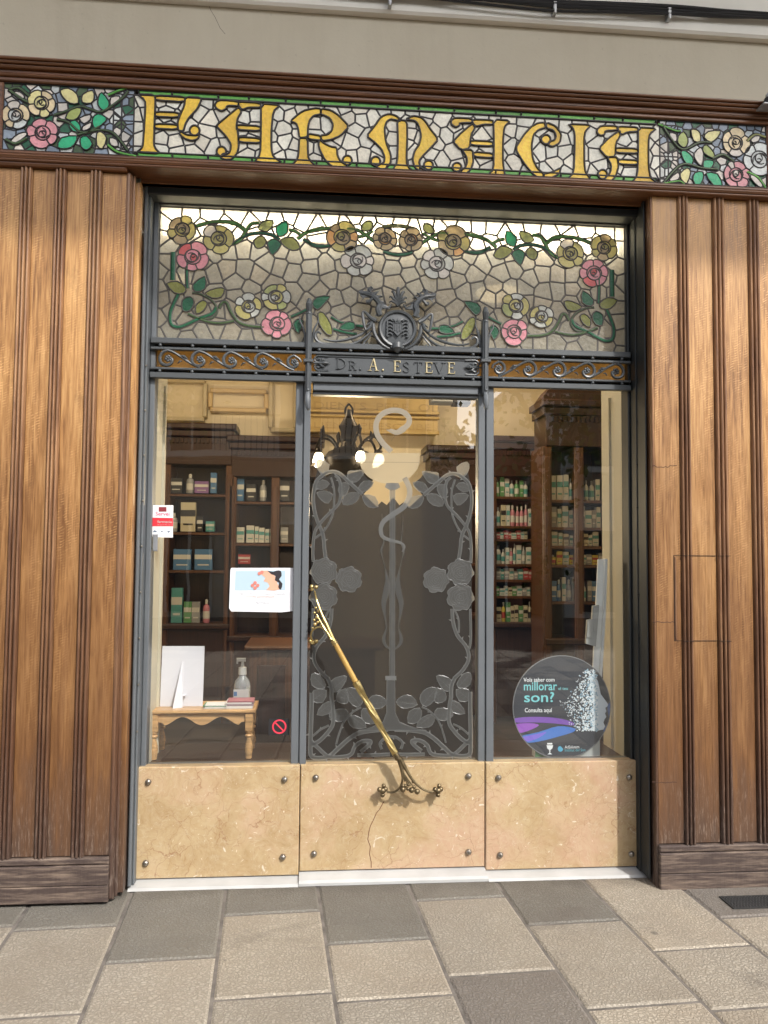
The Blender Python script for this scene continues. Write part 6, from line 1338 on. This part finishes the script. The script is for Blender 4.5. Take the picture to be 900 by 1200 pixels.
# ================================================================== right window: round sign and leaflet totem
def round_sign():
    y = .055; c = P(658.5, 828.5, y); Rw = 59.5*(y+CAMD)/FPX; zf = z_mar-.0115
    t = thing('round_sign', 'round dark sign asking about better sleep, with a face made of flying white flecks', 'sign', (c.x, y, zf))
    N = 64; circ = lambda R: [(c.x+R*math.cos(2*math.pi*i/N), c.z+R*1.02*math.sin(2*math.pi*i/N)) for i in range(N)]
    m = MB().m(mat('sign_slate', (.045, .05, .062), .3)); m.poly(circ(Rw), y, .006); kid(m, 'disc', None, t)
    m = MB().m(PM['grey']); m.ribbon(circ(Rw*.993), .0045, y-.0003, .0012, True); kid(m, 'rim', None, t)
    k = crop(565, 650, 4.5); m = MB(); yy = y-.0008
    def fp(material, pts, dy=0):
        q = pl(k(cr_(pts, 3, True)), yy-dy)
        for i in range(32): a_ = 2*math.pi*i/32; n_ = (math.cos(a_), math.sin(a_)); q = clip_poly(q, n_[0], n_[1], n_[0]*c.x+n_[1]*c.z+Rw*.985)
        m.m(material); m.poly(q, yy-dy, 0)
    fp(mat('swoosh_violet', (.20, .09, .42), .4), [(165, 865), (260, 855), (380, 860), (470, 880), (480, 900), (380, 890), (280, 885), (175, 885)])
    fp(mat('swoosh_purple', (.30, .10, .50), .4), [(172, 895), (250, 888), (300, 900), (240, 930), (190, 940), (178, 915)], .0004)
    fp(mat('swoosh_blue', (.06, .18, .55), .4), [(200, 960), (300, 935), (400, 905), (485, 915), (480, 935), (400, 960), (300, 985), (230, 990)], .0008)
    fp(mat('swoosh_light', (.20, .14, .62), .4), [(205, 965), (290, 945), (340, 935), (300, 965), (240, 985)], .0012)
    fp(mat('swoosh_edge', (.03, .09, .28), .4), [(640, 925), (668, 870), (660, 800), (690, 770), (690, 830), (675, 890), (650, 945)], .0004)
    kid(m, 'colour_swoosh', None, t)
    m = MB(); FCE = mat('face_print', (.60, .68, .76), .4); prof = [(578, 640), (590, 640), (610, 665), (618, 700), (625, 735), (640, 755), (662, 785), (665, 797), (650, 808), (655, 825), (648, 838), (655, 855), (645, 870), (640, 885), (648, 905), (640, 922), (600, 930), (560, 925), (584, 905), (566, 880), (588, 850), (570, 822), (592, 800), (574, 770), (590, 742), (570, 715), (586, 690), (568, 665)]
    flat_poly(m, FCE, k(prof), yy-.0002, .0003); kid(m, 'face', None, t)
    r = random.Random(8); m = MB(); cw = mat('fleck_white', (.78, .84, .88), .4); cb = mat('fleck_blue', (.30, .48, .62), .4)
    for i in range(1500):
        u = r.random()**.75; ang = r.uniform(-.05, 1)
        x = 612-(r.random()**1.5)*205+r.uniform(-10, 10); yv = 605+(930-605)*r.random(); lim = 430+abs(yv-770)*.62 if yv < 770 else 400+(yv-770)*.45
        if x < lim+r.random()*30: continue
        edge = 560+ (yv-605)*.35 if yv < 680 else 605
        if x > edge: x -= 12
        s_ = (1.0+2.6*r.random())*(.5+.7*(x-400)/200)*2.0; a0 = r.uniform(0, 6); m.m(cw if r.random() < .7 else cb)
        q = [(x+s_*math.cos(a0+j*2.1+r.uniform(-.3, .3)), yv+s_*math.sin(a0+j*2.1)) for j in range(3)]
        m.poly(pl(k(q), yy-.0006-.00001*(i % 20)), yy-.0006-.00001*(i % 20), .0001)
    kid(m, 'flecks', None, t)
    W_ = mat('sign_text_white', (.80, .82, .84), .5); T_ = mat('sign_text_aqua', (.22, .62, .66), .5)
    def tx(s_, x0, yb_, x1, h, mt, bold=False):
        m = MB().m(mt); a, b = k([(x0, yb_), (x1, yb_)]); put_text(m, s_, a[0], a[1], b[0], h/4.5*1.28, yy-.0002, bold); kid(m, 'lettering', None, t)
    tx('Vols saber com', 218, 670, 382, 17, W_, True); tx('millorar', 220, 715, 395, 36, T_, True); tx('el teu', 402, 713, 452, 13, T_); tx('son?', 222, 777, 380, 42, T_, True); tx('Consulta aquí', 225, 831, 369, 18, W_, True)
    tx('AdSalutem', 436, 1022, 512, 13, W_); tx('Institut del Son', 436, 1038, 545, 12, mat('sign_text_teal', (.12, .42, .5), .5))
    m = MB(); fl = lambda mt, p: flat_poly(m, mt, k(p), yy-.0004, .0003)
    fl(W_, [(340, 1005), (374, 1005), (370, 1022), (360, 1030), (359, 1045), (370, 1053), (344, 1053), (355, 1045), (354, 1030), (344, 1022)]); fl(W_, [(343, 993), (370, 993), (370, 1001), (343, 1001)])
    fl(mat('logo_blue', (.1, .4, .6), .4), [(413+14*math.cos(a), 1024+15*math.sin(a)) for a in [i*math.pi/8 for i in range(13)]]); kid(m, 'logos', None, t)
    m = MB().m(mat('white_foot_card', (.5, .52, .5), .5)); a, b = P(626, 880, y+.03), P(702, 890, y+.03); m.box(a.x, b.x, y+.012, y+.07, zf, zf+.16, .003); kid(m, 'foot', None, t)
    m = MB().m(PM['green']); m.box(a.x, a.x+.075, y+.010, y+.0119, zf, zf+.075); kid(m, 'green_panel', None, t)
    # leaning leaflet totem
    y = .115; t = thing('leaflet_totem', 'tall white leaning leaflet stand with clear pockets behind the round sign', 'display stand', (P(700, 850, y).x, y, zf))
    WT = mat('totem_white', (.82, .83, .82), .4)
    k = crop(565, 650, 4.5); pts = pl(k([(612, 25), (650, 22), (640, 300), (622, 640), (600, 1060), (560, 1060), (585, 600), (600, 280)]), y); m = MB().m(WT); m.poly(pts, y, .012); kid(m, 'panel', None, t)
    m = MB().m(mat('totem_edge', (.80, .81, .80), .3)); m.poly(pl(k([(648, 20), (662, 24), (652, 320), (632, 660), (615, 1065), (600, 1065), (622, 640), (640, 300)]), y-.02), y-.02, .03); kid(m, 'edge', None, t)
    m = MB().m(mat('clear_pocket', (.42, .42, .40), .2)); m.poly(pl(k([(585, 270), (618, 265), (600, 485), (548, 470), (555, 345), (580, 340)]), y-.03), y-.03, .02); kid(m, 'pocket', None, t)
    m = MB().m(PM['white']); m.poly(pl(k([(560, 350), (590, 345), (582, 440), (553, 436)]), y-.034), y-.034, .003); m.poly(pl(k([(592, 285), (612, 282), (606, 400), (588, 402)]), y-.034), y-.034, .003); kid(m, 'leaflet', None, t)
round_sign()
# ================================================================== the other side of the street (seen in the reflections)
def street():
    STONE = mat('street_stone', (.58, .52, .43), .85, var=.12, vscale=1.2, bump=.1, bscale=8); BRICK = mat('street_red_brick', (.26, .11, .07), .85, var=.2, vscale=2)
    GLZ = mat('dark_window_glass', (.04, .05, .06), .1); SHU = mat('painted_shutters', (.16, .12, .09), .6); IRN = mat('balcony_iron', (.03, .03, .03), .5); WH = mat('white_render', (.62, .60, .55), .8)
    yb = -16.0
    def house(name, lab, x0, x1, h, m_, floors, bays, arch=False):
        t = thing(name, lab, 'building', ((x0+x1)/2, yb, 0)); m = MB().m(m_); m.box(x0, x1, yb-8, yb, 0, h)
        m.box(x0-.1, x1+.1, yb-.1, yb+.25, h-.4, h+.001); kid(m, 'wall', None, t)
        fh = (h-.6)/floors; bw = (x1-x0)/bays
        for f in range(floors):
            for b in range(bays):
                cx = x0+bw*(b+.5); z0 = .4+fh*f+(.3 if f else -.3); hh = fh*.68; w = min(1.1, bw*.5)
                m = MB().m(GLZ); m.box(cx-w/2+.05, cx+w/2-.05, yb+.002, yb+.03, z0+.05, z0+hh-.05)
                fr = MB().m(WH if m_ is not WH else SHU); fr.box(cx-w/2, cx-w/2+.06, yb+.002, yb+.08, z0, z0+hh); fr.box(cx+w/2-.06, cx+w/2, yb+.002, yb+.08, z0, z0+hh); fr.box(cx-w/2+.061, cx+w/2-.061, yb+.002, yb+.081, z0+hh-.07, z0+hh); fr.box(cx-.03, cx+.03, yb+.002, yb+.06, z0+.05, z0+hh-.071)
                wn = kid(fr, 'window', None, t); kid(m, 'pane', None, wn)
            if f and not arch:
                m = MB().m(WH); z0 = .4+fh*f+.1; m.box(x0+.3, x1-.3, yb+.09, yb+.8, z0, z0+.14); bl = kid(m, 'balcony', None, t)
                m = MB().m(IRN); m.box(x0+.3, x1-.3, yb+.76, yb+.8, z0+1.0, z0+1.05)
                n = int((x1-x0-.6)/.14)
                for i in range(n): m.box(x0+.32+i*.14, x0+.34+i*.14, yb+.77, yb+.79, z0+.14, z0+1.0)
                kid(m, 'railing', None, bl)
        return t
    house('apartment_house', 'stone apartment house with long balconies across the street, reflected in the door', -9.5, 3.6, 7.2, STONE, 2, 5)
    house('low_brick_house', 'low brick house across the street, beside the gap with sky, seen only in reflection', 3.7, 5.25, 4.2, BRICK, 1, 1, True)
    house('corner_house', 'pale corner house across the street reflected in the right window', 6.0, 13.5, 6.8, WH, 2, 3)
    house('far_left_house', 'brick house across the street at the far left, only reflected', -20, -9.7, 7, BRICK, 2, 4)
    # street trees
    BARK = mat('plane_bark', (.16, .14, .10), .9, bump=.4, bscale=12, var=.3); LF = [mat('tree_leaf_a', (.07, .12, .03), .6), mat('tree_leaf_b', (.11, .16, .045), .6), mat('tree_leaf_c', (.05, .085, .025), .6)]
    for ti, (tx, ty, H, rr, lab) in enumerate(((4.1, -9.6, 6.6, 2.0, 'leafy street tree at the kerb, reflected in the top of the right window'), (-4.4, -9.8, 7.2, 2.2, 'leafy street tree at the kerb to the left, only reflected'), (9.2, -9.6, 6.8, 2.0, 'leafy street tree at the kerb far to the right, only reflected'))):
        r = random.Random(ti+5); t = thing('street_tree', lab, 'tree', (tx, ty, 0), 'street trees along the opposite kerb'); m = MB().m(BARK)
        m.tube([(tx, ty, 0), (tx+.05, ty, 1.5), (tx, ty+.05, 3.2)], [.18, .14, .11], 10); ends = []
        for i in range(7):
            a = i*.9+r.random(); e = (tx+math.cos(a)*rr*.7, ty+math.sin(a)*rr*.7, 3.2+r.uniform(.8, 2.6)); m.tube([(tx, ty+.05, 3.0), ((tx+e[0])/2, (ty+e[1])/2, 3.2+(e[2]-3.2)*.6), e], [.07, .045, .015], 6); ends.append(e)
        kid(m, 'trunk', None, t, smooth=True); m = MB()
        cl = [(tx+r.gauss(0, rr*.5), ty+r.gauss(0, rr*.5), 4.6+r.gauss(0, 1.0)) for _ in range(38)]+ends
        for i in range(3600):
            c = r.choice(cl); p = [c[0]+r.gauss(0, .30), c[1]+r.gauss(0, .30), c[2]+r.gauss(0, .26)]; s_ = r.uniform(.05, .10); u = Vector((r.gauss(0, 1), r.gauss(0, 1), r.gauss(0, 1))).normalized(); v = u.orthogonal().normalized(); p = Vector(p)
            m.m(LF[i % 3]); m.add([tuple(p-u*s_), tuple(p+v*s_*.6), tuple(p+u*s_), tuple(p-v*s_*.6)], [(0, 1, 2, 3)])
        kid(m, 'crown', None, t)
street()

def top_corner_device():
    t = thing('wall_lamp_bracket', 'small dark and silver fixture on the cornice at the top right corner', 'fixture', tuple(P(897, 126, -.36)))
    a = P(897, 124, -.36); m = MB().m(CLIP); m.box(a.x-.03, a.x+.10, -.40, -.33, a.z-.012, a.z-.004, .003); kid(m, 'base_plate', None, t)
    m = MB().m(PM['black']); m.lathe((a.x+.012, -.365, a.z-.003), [(.018, 0), (.022, .014), (.020, .034), (.012, .042)], 14); m.box(a.x+.03, a.x+.09, -.39, -.345, a.z, a.z+.03, .004); kid(m, 'body', None, t, smooth=True)
    m = MB().m(CLIP); m.lathe((a.x+.014, -.365, a.z+.04), [(.012, 0), (.015, .01), (.005, .022)], 12); kid(m, 'cap', None, t, smooth=True)
top_corner_device()
